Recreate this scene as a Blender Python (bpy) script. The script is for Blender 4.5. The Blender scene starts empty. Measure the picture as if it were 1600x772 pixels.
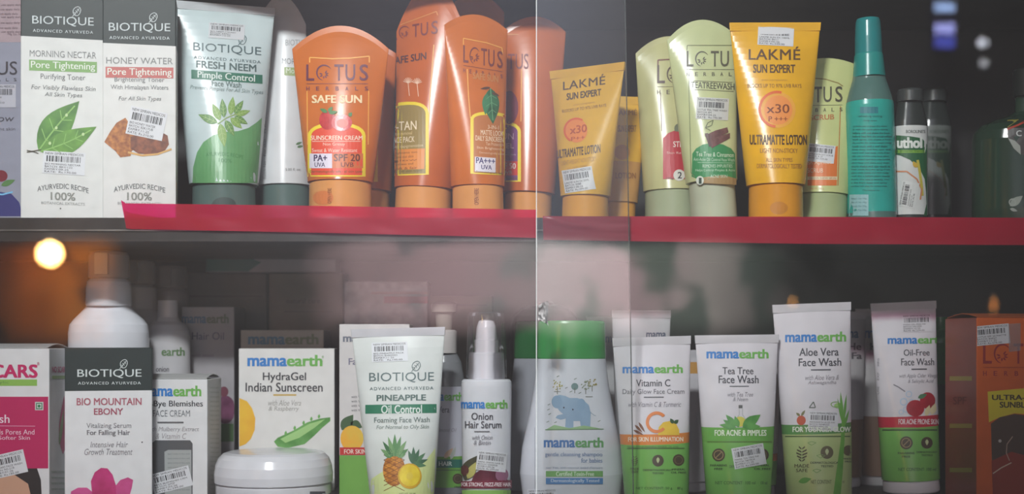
import bpy, math, random
from mathutils import Matrix, Vector, geometry

random.seed(7)
SC = bpy.context.scene
COL = SC.collection

# ------------------------------------------------------------------ camera, world, lights, exposure
S, F, HY = 0.0005, 2000.0, 535.0          # metres per photo pixel at the shelf front, focal length and horizon in photo pixels
CAM = Vector((0, -1, 0))
cam = bpy.data.cameras.new('camera')
camo = bpy.data.objects.new('camera', cam)
COL.objects.link(camo)
camo.location = CAM
camo.rotation_euler = (math.pi / 2, 0, 0)
cam.sensor_width = 36
cam.lens = 36 * F / 1600
cam.shift_y = (HY - 386) / 1600
cam.clip_start = 0.01
cam.dof.use_dof = True
cam.dof.focus_distance = 1.03
cam.dof.aperture_fstop = 4.0
SC.camera = camo

world = bpy.data.worlds.new('world')
SC.world = world
world.use_nodes = True
world.node_tree.nodes['Background'].inputs[0].default_value = (0.80, 0.88, 1.0, 1)
world.node_tree.nodes['Background'].inputs[1].default_value = 0.25

SC.view_settings.view_transform = 'Standard'
SC.view_settings.look = 'None'
SC.view_settings.exposure = 0.0
SC.view_settings.gamma = 1.0
SC.view_settings.use_curve_mapping = False


def area(name, loc, target, sx, sy, power, col):
    l = bpy.data.lights.new(name, 'AREA')
    l.shape = 'RECTANGLE'
    l.size, l.size_y, l.energy, l.color = sx, sy, power, col
    o = bpy.data.objects.new(name, l)
    COL.objects.link(o)
    o.location = loc
    o.rotation_euler = (Vector(target) - Vector(loc)).to_track_quat('-Z', 'Y').to_euler()
    return o


area('shop_ceiling_lamp', (-0.2, -1.0, 0.70), (-0.08, 0, -0.03), 0.16, 0.06, 6.4, (0.98, 0.985, 1.0)).data.spread = math.radians(122)
area('reflected_wall_fill', (0.1, -1.5, 2.3), (0.0, -3.2, 0.2), 2.2, 0.8, 780.0, (1.0, 0.97, 0.95))  # added area lamp, brightens the opposite wall so the panes reflect it

# ------------------------------------------------------------------ materials
MATS = {}


def lin(c):
    c = c / 255.0
    return c / 12.92 if c <= 0.04045 else ((c + 0.055) / 1.055) ** 2.4


def rgb(c):
    return (lin(c[0]), lin(c[1]), lin(c[2]), 1)


def mat(c, rough=0.42, noise=0.0, scale=60.0, c2=None, spec=0.5, bump=0.0, key='surface'):
    k = (c, rough, noise, scale, c2, spec, bump)
    if k in MATS:
        return MATS[k]
    m = bpy.data.materials.new('%s_%d_%d_%d' % (key, c[0], c[1], c[2]))
    m.use_nodes = True
    nt = m.node_tree
    p = nt.nodes['Principled BSDF']
    p.inputs['Base Color'].default_value = rgb(c)
    p.inputs['Roughness'].default_value = rough
    p.inputs['Specular IOR Level'].default_value = spec
    if noise or c2 or bump:
        tc = nt.nodes.new('ShaderNodeTexCoord')
        n = nt.nodes.new('ShaderNodeTexNoise')
        n.inputs['Scale'].default_value = scale
        n.inputs['Detail'].default_value = 4
        nt.links.new(tc.outputs['Object'], n.inputs['Vector'])
        if noise or c2:
            r = nt.nodes.new('ShaderNodeValToRGB')
            a = c2 if c2 else tuple(max(0, int(v * (1 - noise))) for v in c)
            r.color_ramp.elements[0].color = rgb(a)
            r.color_ramp.elements[1].color = rgb(c)
            r.color_ramp.elements[0].position = 0.35
            r.color_ramp.elements[1].position = 0.65
            nt.links.new(n.outputs['Fac'], r.inputs['Fac'])
            nt.links.new(r.outputs['Color'], p.inputs['Base Color'])
        if bump:
            b = nt.nodes.new('ShaderNodeBump')
            b.inputs['Strength'].default_value = bump
            b.inputs['Distance'].default_value = 0.001
            nt.links.new(n.outputs['Fac'], b.inputs['Height'])
            nt.links.new(b.outputs['Normal'], p.inputs['Normal'])
    MATS[k] = m
    return m


def plastic(c, rough=0.33):
    return mat(c, rough * 0.75, noise=0.05, scale=35, bump=0.12, spec=0.38, key='plastic')


def card(c, rough=0.5):
    return mat(c, rough, noise=0.03, scale=90, bump=0.04, key='card')


def clear_mat(name, tint=(1, 1, 1), rough=0.0, veil=0.0, veilc=(0.6, 0.6, 0.62), ior=1.5, film=0.0):
    m = bpy.data.materials.new(name)
    m.use_nodes = True
    nt = m.node_tree
    nt.nodes.clear()
    out = nt.nodes.new('ShaderNodeOutputMaterial')
    tr = nt.nodes.new('ShaderNodeBsdfTransparent')
    tr.inputs[0].default_value = (*tint, 1)
    gl = nt.nodes.new('ShaderNodeBsdfGlossy')
    gl.inputs['Roughness'].default_value = rough
    fr = nt.nodes.new('ShaderNodeFresnel')
    fr.inputs['IOR'].default_value = ior
    mx = nt.nodes.new('ShaderNodeMixShader')
    nt.links.new(fr.outputs[0], mx.inputs[0])
    nt.links.new(tr.outputs[0], mx.inputs[1])
    nt.links.new(gl.outputs[0], mx.inputs[2])
    last = mx
    if veil:
        df = nt.nodes.new('ShaderNodeBsdfDiffuse')
        df.inputs[0].default_value = (*veilc, 1)
        m2 = nt.nodes.new('ShaderNodeMixShader')
        m2.inputs[0].default_value = veil
        nt.links.new(mx.outputs[0], m2.inputs[1])
        nt.links.new(df.outputs[0], m2.inputs[2])
        last = m2
    nt.links.new(last.outputs[0], out.inputs['Surface'])
    return m


def emit(name, c, s):
    m = bpy.data.materials.new(name)
    m.use_nodes = True
    p = m.node_tree.nodes['Principled BSDF']
    p.inputs['Base Color'].default_value = rgb(c)
    p.inputs['Emission Color'].default_value = rgb(c)
    p.inputs['Emission Strength'].default_value = s
    return m


# ------------------------------------------------------------------ geometry helpers
def P(px, py, d):
    k = S * (1 + d)
    return Vector(((px - 800) * k, d, (HY - py) * k))


def ray(px, py):
    return Vector(((px - 800) / F, 1, (HY - py) / F))


ZU = (HY - 341) * S          # top of the upper shelf
ZL = (HY - 790) * S          # top of the lower shelf


class MB:
    """collects faces with materials, builds ONE mesh object"""

    def __init__(s):
        s.v, s.f, s.m, s.sm, s.mats = [], [], [], [], []

    def mi(s, m):
        if m not in s.mats:
            s.mats.append(m)
        return s.mats.index(m)

    def add(s, verts, faces, m, smooth=False):
        b = len(s.v)
        s.v += [tuple(v) for v in verts]
        i = s.mi(m)
        for f in faces:
            s.f.append([b + k for k in f])
            s.m.append(i)
            s.sm.append(smooth)

    def box(s, x0, x1, y0, y1, z0, z1, m):
        v = [(x, y, z) for z in (z0, z1) for y in (y0, y1) for x in (x0, x1)]
        s.add(v, [(0, 1, 5, 4), (1, 3, 7, 5), (3, 2, 6, 7), (2, 0, 4, 6), (4, 5, 7, 6), (0, 2, 3, 1)], m)

    def build(s, name, parent=None, M=None):
        me = bpy.data.meshes.new(name)
        me.from_pydata(s.v, [], s.f)
        for m in s.mats:
            me.materials.append(m)
        me.polygons.foreach_set('material_index', s.m)
        me.polygons.foreach_set('use_smooth', s.sm)
        me.update()
        o = bpy.data.objects.new(name, me)
        COL.objects.link(o)
        if parent is not None:
            o.parent = parent
        if M is not None:
            o.matrix_world = M
        return o


def sweep(mb, rings, section, mats, n=48, smooth=True, caps=True):
    """rings: (points list) of equal length; mats: one per interval"""
    k = len(rings[0])
    for i in range(len(rings) - 1):
        vs = list(rings[i]) + list(rings[i + 1])
        mb.add(vs, [(j, (j + 1) % k, k + (j + 1) % k, k + j) for j in range(k)], mats[i], smooth)
    if caps:
        mb.add(rings[0], [tuple(range(k))[::-1]], mats[0])
        mb.add(rings[-1], [tuple(range(k))], mats[-1])


def ell(z, a, b, n=56, cx=0, cy=0):
    return [(cx + a * math.cos(2 * math.pi * i / n), cy + b * math.sin(2 * math.pi * i / n), z) for i in range(n)]


def rrect(z, a, b, r=0.0007, cx=0, cy=0, seg=3):
    pts = []
    for (sx, sy, a0) in ((1, 1, 0), (-1, 1, 90), (-1, -1, 180), (1, -1, 270)):
        for i in range(seg + 1):
            t = math.radians(a0 + 90 * i / seg)
            pts.append((cx + sx * (a - r) + r * math.cos(t), cy + sy * (b - r) + r * math.sin(t), z))
    return pts


def lathe(mb, prof, m, n=48, k=1.0, smooth=True, caps=True, c=(0, 0)):
    """prof: list of (z, radius); m a material or one per interval"""
    rings = [ell(z, max(r, 1e-5), max(r, 1e-5) * k, n, c[0], c[1]) for z, r in prof]
    ms = m if isinstance(m, list) else [m] * (len(prof) - 1)
    sweep(mb, rings, None, ms, smooth=smooth, caps=caps)


# ------------------------------------------------------------------ lettering
GL = {}


def glyphs(s, spacing=1.0):
    k = (s, spacing)
    if k in GL:
        return GL[k]
    cd = bpy.data.curves.new('lettering', 'FONT')
    cd.body = s
    cd.size = 1
    cd.resolution_u = 3
    cd.space_character = spacing
    o = bpy.data.objects.new('lettering', cd)
    me = o.to_mesh()
    v = [(p.co.x, p.co.y) for p in me.vertices]
    f = [tuple(p.vertices) for p in me.polygons]
    o.to_mesh_clear()
    bpy.data.objects.remove(o)
    bpy.data.curves.remove(cd)
    if not v:
        GL[k] = ([], [], 1, 1)
        return GL[k]
    x0, x1 = min(p[0] for p in v), max(p[0] for p in v)
    y0, y1 = min(p[1] for p in v), max(p[1] for p in v)
    v = [((p[0] - x0) / (x1 - x0), (p[1] - y0) / (y1 - y0)) for p in v]
    GL[k] = (v, f, x1 - x0, y1 - y0)
    return GL[k]


def clip(poly, ax, lim, keep_less):
    out = []
    for i in range(len(poly)):
        a, b = poly[i], poly[(i + 1) % len(poly)]
        ia = (a[ax] <= lim) if keep_less else (a[ax] >= lim)
        ib = (b[ax] <= lim) if keep_less else (b[ax] >= lim)
        if ia:
            out.append(a)
        if ia != ib:
            t = (lim - a[ax]) / (b[ax] - a[ax])
            out.append((a[0] + t * (b[0] - a[0]), a[1] + t * (b[1] - a[1])))
    return out


class Surf:
    """prints flat artwork onto the front of a thing; artwork is measured in photo pixels and lands on the real surface"""

    def __init__(s, mb, M, ys, xl, curved=True, to_part=None):
        s.mb, s.M, s.ys, s.xl, s.curved = mb, M, ys, xl, curved
        Mi = M.inverted()
        s.o = Mi @ CAM
        s.R = Mi.to_3x3()
        s.y0 = ys(0, 0.03)
        s.to = to_part
        s.slope = 0.0
        s.strip = 6.0
        s.rough = 0.45

    def on(s, mb):
        t = Surf(mb, s.M, s.ys, s.xl, s.curved, s.to)
        t.slope, t.strip = s.slope, s.strip
        return t

    def map(s, px, py, off):
        d = s.R @ ray(px, py)
        y = s.y0
        for _ in range(7 if s.curved else 1):
            t = (y - s.o.y) / d.y
            x, z = s.o.x + t * d.x, s.o.z + t * d.z
            lo, hi = s.xl(z)
            x = min(max(x, lo), hi)
            y = s.ys(x, z)
        if s.curved:
            e = 2e-4
            n = Vector(((s.ys(x + e, z) - s.ys(x - e, z)) / (2 * e), -1, (s.ys(x, z + e) - s.ys(x, z - e)) / (2 * e))).normalized()
        else:
            n = Vector((0, -1, 0))
        v = Vector((x, y, z)) + n * off
        return s.to @ v if s.to else v

    def face(s, pts, m, layer):
        off = 0.00010 + 0.00007 * layer
        if not s.curved:
            s.mb.add([s.map(x, y, off) for x, y in pts], [tuple(range(len(pts)))], m)
            return
        x0, x1 = min(p[0] for p in pts), max(p[0] for p in pts)
        y0, y1 = min(p[1] for p in pts), max(p[1] for p in pts)
        nx = max(1, math.ceil((x1 - x0) / s.strip))
        ny = max(1, math.ceil((y1 - y0) / 24.0))
        for i in range(nx):
            q = pts
            if nx > 1:
                q = clip(clip(pts, 0, x0 + (x1 - x0) * (i + 1) / nx, True), 0, x0 + (x1 - x0) * i / nx, False)
            for j in range(ny):
                w = q
                if ny > 1 and len(q) > 2:
                    w = clip(clip(q, 1, y0 + (y1 - y0) * (j + 1) / ny, True), 1, y0 + (y1 - y0) * j / ny, False)
                if len(w) > 2:
                    s.mb.add([s.map(x, y, off) for x, y in w], [tuple(range(len(w)))], m)

    def pm(s, c):
        return c if not isinstance(c, tuple) else mat(c, s.rough, key='print')

    def poly(s, pts, c, layer=1):
        m = s.pm(c)
        if len(pts) <= 4:
            s.face(pts, m, layer)
            return
        for t in geometry.tessellate_polygon([[Vector((x, y, 0)) for x, y in pts]]):
            s.face([pts[i] for i in t], m, layer)

    def rect(s, x0, x1, y0, y1, c, layer=1, slope=None):
        k = (s.slope if slope is None else slope) * (x1 - x0) / 2
        s.poly([(x0, y0 - k), (x1, y0 + k), (x1, y1 + k), (x0, y1 - k)], c, layer)

    def oval(s, cx, cy, rx, ry, c, layer=1, rot=0, n=20, a0=0, a1=360):
        r = math.radians(rot)
        pts = []
        for i in range(n if a1 - a0 >= 360 else n + 1):
            t = math.radians(a0 + (a1 - a0) * i / n)
            x, y = rx * math.cos(t), ry * math.sin(t)
            pts.append((cx + x * math.cos(r) - y * math.sin(r), cy + x * math.sin(r) + y * math.cos(r)))
        s.poly(pts, c, layer)

    def ring(s, cx, cy, r0, r1, c, layer=1, a0=0, a1=360, n=28, k=1.0):
        for i in range(n):
            t0, t1 = [math.radians(a0 + (a1 - a0) * j / n) for j in (i, i + 1)]
            s.face([(cx + r * math.cos(t), cy + r * k * math.sin(t)) for r, t in ((r0, t0), (r1, t0), (r1, t1), (r0, t1))], s.pm(c), layer)

    def line(s, pts, w, c, layer=2):
        for (xa, ya), (xb, yb) in zip(pts, pts[1:]):
            L = math.hypot(xb - xa, yb - ya) or 1
            nx, ny = -(yb - ya) / L * w / 2, (xb - xa) / L * w / 2
            s.face([(xa + nx, ya + ny), (xb + nx, yb + ny), (xb - nx, yb - ny), (xa - nx, ya - ny)], s.pm(c), layer)

    def leaf(s, x0, y0, x1, y1, w, c, layer=1, vein=None, bend=0.0):
        L = math.hypot(x1 - x0, y1 - y0)
        ux, uy = (x1 - x0) / L, (y1 - y0) / L
        up, dn = [], []
        for i in range(11):
            t = i / 10
            h = w * math.sin(math.pi * t ** 0.8) / 2
            c0 = bend * math.sin(math.pi * t) * w
            up.append((x0 + ux * L * t - uy * (c0 + h), y0 + uy * L * t + ux * (c0 + h)))
            dn.append((x0 + ux * L * t - uy * (c0 - h), y0 + uy * L * t + ux * (c0 - h)))
        s.poly(up + dn[-2:0:-1], c, layer)
        if vein:
            mid = [((a[0] + b[0]) / 2, (a[1] + b[1]) / 2) for a, b in zip(up, dn)]
            s.line(mid[:-1], max(0.7, w * 0.05), vein, layer + 1)
            for i in (3, 5, 7):
                for sd in (up, dn):
                    s.line([mid[i - 1], ((mid[i][0] + 3 * sd[i][0]) / 4, (mid[i][1] + 3 * sd[i][1]) / 4)], max(0.5, w * 0.03), vein, layer + 1)

    def text(s, t, x0, x1, y0, y1, c, layer=3, slope=None, shear=0.0, bold=0.0, arc=0.0, spacing=1.0):
        v, f, wi, hi = glyphs(t, spacing)
        k = s.slope if slope is None else slope
        W, H = x1 - x0, y1 - y0
        m = s.pm(c)
        bx, by = bold * W / wi, bold * H / hi
        for n_, (dx, dy) in enumerate(((-bx, by * 0.5), (bx, by * 0.5), (-bx, -by * 0.5), (bx, -by * 0.5)) if bold * H / hi > 0.25 else ((-bx, 0), (bx, 0)) if bold else ((0, 0),)):
            q = [(x0 + dx + a * W + shear * b * H, y1 + dy - b * H + k * (a - 0.5) * W + arc * (2 * a - 1) ** 2) for a, b in v]
            for p in f:
                s.face([q[i] for i in p], m, layer + 0.2 * n_)

    def vtext(s, t, x0, x1, y0, y1, c, layer=3, bold=0.0):
        """lettering reading upwards"""
        v, f, wi, hi = glyphs(t)
        q = [(x0 + (1 - b) * (x1 - x0), y1 - a * (y1 - y0)) for a, b in v]
        for p in f:
            s.face([q[i] for i in p], s.pm(c), layer)

    # -------- marks used by several packs
    def mama(s, x0, x1, y0, y1, blue=(45, 125, 200), green=(110, 178, 84), slope=None):
        k = s.slope if slope is None else slope
        xm = x0 + 0.527 * (x1 - x0)
        h = y1 - y0
        dy = k * (x1 - x0) / 4
        s.text('mama', x0 + 0.5, xm - 0.6, y0 + h * 0.27 - dy, y1 - dy, blue, bold=0.035, slope=k)
        s.text('earth', xm + 0.9, x1, y0 + dy, y1 + dy, green, bold=0.035, slope=k)

    def biotique(s, x0, x1, y0, y1, c, slope=None, sub=True, bold=0.0):
        k = s.slope if slope is None else slope
        s.text('BIOTIQUE', x0, x1, y0, y1 + 1, c, slope=k, bold=bold)
        W, H = x1 - x0, y1 - y0
        if sub:
            s.text('ADVANCED AYURVEDA', x0 + 1, x1 - 1, y1 + H * 0.5, y1 + H * 0.83, c, slope=k, bold=0.01, spacing=1.25)
        lx, ly = x0 + W * 0.72, y0 - H * 0.6 + k * W * 0.22
        r = H * 0.46
        pts = []
        for i in range(17):
            t = math.radians(i * 22.5)
            q = 1.0 + 0.38 * max(0, math.cos(t - math.radians(-45))) ** 3
            pts.append((lx + r * 0.85 * q * math.cos(t), ly + r * q * math.sin(t)))
        s.line(pts, max(1.0, H * 0.075), c, 3)
        s.line([(lx - r * 1.0, ly + r * 1.2), (lx + r * 0.7, ly - r * 0.8)], max(0.9, H * 0.06), c, 3)
        for t in (-0.3, 0.1, 0.5):
            s.line([(lx + r * t, ly - r * t), (lx + r * (t + 0.1), ly - r * (t - 0.5))], max(0.7, H * 0.05), c, 3)
            s.line([(lx + r * t, ly - r * t), (lx + r * (t - 0.45), ly - r * (t + 0.15))], max(0.7, H * 0.05), c, 3)

    def lotus(s, x0, x1, y0, y1, c, slope=None, sub=True, only=None):
        k = s.slope if slope is None else slope
        W, H = x1 - x0, y1 - y0

        def yy(x):
            return k * (x - (x0 + x1) / 2)
        for ch, a, b in (('L', 0.0, 0.125), ('T', 0.455, 0.60), ('U', 0.635, 0.79), ('S', 0.865, 1.0)):
            if only and ch not in only:
                continue
            xa, xb = x0 + a * W, x0 + b * W
            d = yy((xa + xb) / 2)
            s.text(ch, xa, xb, y0 + d, y1 + d, c, bold=0.01, slope=k)
        if not only or 'O' in only:
            cx = x0 + 0.285 * W
            cy = (y0 + y1) / 2 + yy(cx)
            r = H * 0.5
            kk = 0.128 * W / r
            for i in range(18):
                t0, t1 = [math.radians(100 + 230 * j / 18) for j in (i, i + 1)]
                th = 0.20 * math.sin(math.pi * (i + 0.5) / 18) ** 0.5
                s.face([(cx + r * q * kk * math.cos(t), cy + r * q * math.sin(t)) for q, t in ((1 - th, t0), (1, t0), (1, t1), (1 - th, t1))], s.pm(c), 3)
            for a in (-70, -35, 0, 35, 75, 130, 170):
                t = math.radians(a + 20)
                s.leaf(cx + 0.18 * r * math.cos(t), cy + 0.25 * r + 0.18 * r * math.sin(t), cx + 0.62 * r * math.cos(t), cy + 0.2 * r + 0.62 * r * math.sin(t), 0.16 * r, c, 3)
        if sub:
            d = H * 0.25
            s.line([(x0, y1 + d * 0.8 + yy(x0)), (x1, y1 + d * 0.8 + yy(x1))], max(0.6, H * 0.02), c, 3)
            word = 'HERBALS'
            for i, ch in enumerate(word):
                if only and i >= 2 and 'T' not in only:
                    break
                xa = x0 + W * (i * 0.158)
                wd = W * 0.05
                s.text(ch, xa, xa + wd, y1 + H * 0.38 + yy(xa), y1 + H * 0.62 + yy(xa), c, slope=k, bold=0.02)

    def badge(s, cx, cy, r, kind, words, c=(74, 62, 44)):
        s.oval(cx, cy, r, r * 1.02, c, 2, n=18)
        if kind == 'drop':
            s.leaf(cx, cy - r * 0.6, cx, cy + r * 0.45, r * 0.55, (190, 200, 150), 3)
        elif kind == 'slash':
            s.ring(cx, cy, r * 0.62, r * 0.78, (150, 130, 90), 3, n=14)
            s.line([(cx - r * 0.45, cy + r * 0.45), (cx + r * 0.45, cy - r * 0.45)], r * 0.16, (150, 130, 90), 3)
        elif kind == 'plain':
            s.ring(cx, cy, r * 0.6, r * 0.72, (110, 96, 66), 3, n=14)
        for i, w in enumerate(words):
            hw = r * 0.16 * len(w)
            s.text(w, cx - hw, cx + hw, cy + r * (1.45 + i * 0.55), cy + r * (1.78 + i * 0.55), (48, 62, 36), bold=0.02)

    def madesafe(s, cx, cy, w, h, c):
        for i in range(5):
            y = cy - h * 0.5 + h * i / 5
            hw = w * 0.5 * math.sin(math.pi * (i + 1.2) / 6.4)
            for sg in (-1, 1):
                s.face([(cx + sg * 0.6, y + h * 0.14), (cx + sg * hw, y), (cx + sg * hw, y + h * 0.10), (cx + sg * 0.6, y + h * 0.24)], s.pm(c), 2)
        s.text('MADE', cx - w * 0.66, cx + w * 0.66, cy + h * 0.68, cy + h * 0.90, c, bold=0.01)
        s.text('SAFE', cx - w * 0.52, cx + w * 0.52, cy + h * 0.98, cy + h * 1.2, c, bold=0.01)


def sticker(item, cx, cy, w, h, ang, lines, bg=(222, 223, 228), seed=1, top='NEW SIMRAN MEDICOS', s=None):
    """price sticker: a part of its own stuck on the pack"""
    mb = MB()
    s = (s or item.s).on(mb)
    a = math.radians(ang)
    ca, sa = math.cos(a), math.sin(a)

    def q(u, v):
        x, y = (u - 0.5) * w, (v - 0.5) * h
        return (cx + x * ca - y * sa, cy + x * sa + y * ca)
    s.poly([q(0, 0), q(1, 0), q(1, 1), q(0, 1)], mat(bg, 0.5, key='sticker_paper'), 4)
    ink = (44, 44, 50)

    def txt(t, u0, u1, v0, v1):
        v, f, wi, hi = glyphs(t)
        m = s.pm(ink)
        for p in f:
            s.face([q(u0 + v[i][0] * (u1 - u0), v1 - v[i][1] * (v1 - v0)) for i in p], m, 6)
    txt(top, 0.05, 0.95, 0.05, 0.15)
    rnd = random.Random(seed)
    u = 0.08
    while u < 0.88:
        bw = rnd.choice((0.012, 0.012, 0.02, 0.032))
        s.face([q(u, 0.20), q(u + bw, 0.20), q(u + bw, 0.46), q(u, 0.46)], s.pm(ink), 6)
        u += bw + rnd.choice((0.012, 0.018, 0.03))
    for i, t in enumerate(lines):
        v0 = 0.53 + i * 0.115
        txt(t, 0.05, 0.05 + min(0.9, 0.047 * len(t)), v0, v0 + 0.082)
    o = mb.build('price_sticker', item.root)
    o.matrix_parent_inverse = Matrix()
    o.matrix_basis = Matrix()
    return o


# ------------------------------------------------------------------ things
def tag(o, label, cat, group=None, kind=None):
    o['label'] = label
    o['category'] = cat
    if group:
        o['group'] = group
    if kind:
        o['kind'] = kind


class Item:
    def part(s, mb, name):
        o = mb.build(name, s.root)
        o.matrix_parent_inverse = Matrix()
        o.matrix_basis = Matrix()
        return o

    def done(s):
        """link the printed main body"""
        return s.part(s.mb, s.bodyname)


def root(name, label, cat, M, group=None):
    o = bpy.data.objects.new(name, None)
    o.empty_display_size = 0.02
    COL.objects.link(o)
    o.matrix_world = M
    tag(o, label, cat, group)
    return o


class Tube(Item):
    def __init__(s, label, base, cx_bot, cx_top, top, w_top, w_bot, cap_y, cap_w, d, body, cap, yaw=0, arch=0.0, bands=(),
                 seam=None, capname='cap', recess=True, group=None, name='squeeze_tube', cat='tube', rb=None):
        z0 = ZU if base == 'U' else ZL
        k = S * (1 + d)
        pyb = HY - z0 / k
        dz = (HY - top) * k - z0
        lean = math.atan2((cx_top - cx_bot) * k, dz)
        H = dz / math.cos(lean)
        yw = math.radians(yaw)
        rc = cap_w * k / 2
        M = Matrix.Translation(Vector(((cx_bot - 800) * k, d, z0 + 0.9 * rc * abs(math.sin(lean)) + 0.0002))) @ Matrix.Rotation(lean, 4, 'Y') @ Matrix.Rotation(yw, 4, 'Z')
        s.root = root(name, label, cat, M, group)
        s.bodyname = 'tube_body'
        zc = max((pyb - cap_y) * k, 0.004)
        a0, a1 = w_bot * k / 2, w_top * k / 2 / max(0.5, math.cos(yw))
        b0 = rb * k if rb else a0 * 0.97
        A = arch * k
        bt = 0.0010
        hs = 0.0062 if seam else 0.004

        def Hx(x):
            return H + A * (1 - min(1, (x / a1) ** 2))

        def ab(t):
            e = 0.0
            return a0 + (a1 - a0) * t ** 0.92, bt + (b0 - bt) * max(0.0, 1 - t / (1 - hs / (H - zc))) ** 0.85 if t < 1 - hs / (H - zc) else bt

        def ys(x, z):
            Z = Hx(x)
            t = min(1.0, max(0.0, (z - zc) / (Z - zc)))
            a, b = ab(t)
            return -b * math.sqrt(max(0.0, 1 - min(1.0, (x / a) ** 2)))

        def xl(z):
            t = min(1.0, max(0.0, (z - zc) / (H - zc)))
            a, b = ab(t)
            return -a * 0.985, a * 0.985
        s.M, s.k, s.H, s.pyb = M, k, H, pyb
        s.mb = MB()
        s.s = Surf(s.mb, M, ys, xl)
        # body
        ts = [i / 26 for i in range(27)]
        cuts = []
        for (y0, y1, c) in bands:
            ta, tb = [min(1, max(0, ((pyb - y) * k - zc) / (H - zc))) for y in (y1, y0)]
            cuts.append((ta, tb, c))
            ts += [ta, tb]
        ts = sorted(set(round(t, 5) for t in ts))
        n = 64
        rings, mats = [], []
        for i, t in enumerate(ts):
            a, b = ab(t)
            rg = []
            for j in range(n):
                q = 2 * math.pi * j / n
                x = a * math.cos(q)
                rg.append((x, b * math.sin(q), zc + t * (Hx(x * a1 / a) - zc)))
            rings.append(rg)
            if i < len(ts) - 1:
                tm = (t + ts[i + 1]) / 2
                c = body
                for ta, tb, cc in cuts:
                    if ta <= tm <= tb:
                        c = cc
                mats.append(c)
        sweep(s.mb, rings, None, mats)
        if seam:
            mb = MB()
            zz = H - 0.0062
            aa, bb = a1 + 0.0003, bt + 0.0003
            rr = [rrect(z, a, bb, 0.0005) for z, a in ((zz, ab((zz - zc) / (H - zc))[0] + 0.0003), (H + 0.0004, aa))]
            sweep(mb, rr, None, [seam], smooth=False)
            for i in range(3):
                z = zz + 0.0015 + i * 0.0015
                mb.box(-aa + 0.001, aa - 0.001, -bb - 0.00012, -bb + 0.0001, z, z + 0.0005, seam)
            s.part(mb, 'crimp_seal')
        # cap
        mb = MB()
        r = rc
        lathe(mb, [(0.0, r * 0.93), (0.0008, r * 0.985), (0.0018, r), (zc * 0.5, r * 0.995), (zc - 0.0016, r * 0.985), (zc - 0.0005, r * 0.95), (zc + 0.0004, min(r, a0) * 0.90)], cap)
        s.cap_r = r

        def cys(x, z):
            return -r * math.sqrt(max(0.0, 1 - min(1.0, (x / r) ** 2)))
        s.cs = Surf(mb, M, cys, lambda z: (-r * 0.97, r * 0.97))
        s.capmb, s.zc, s.capname = mb, zc, capname

    def done(s):
        s.part(s.capmb, s.capname)
        return Item.done(s)


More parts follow.
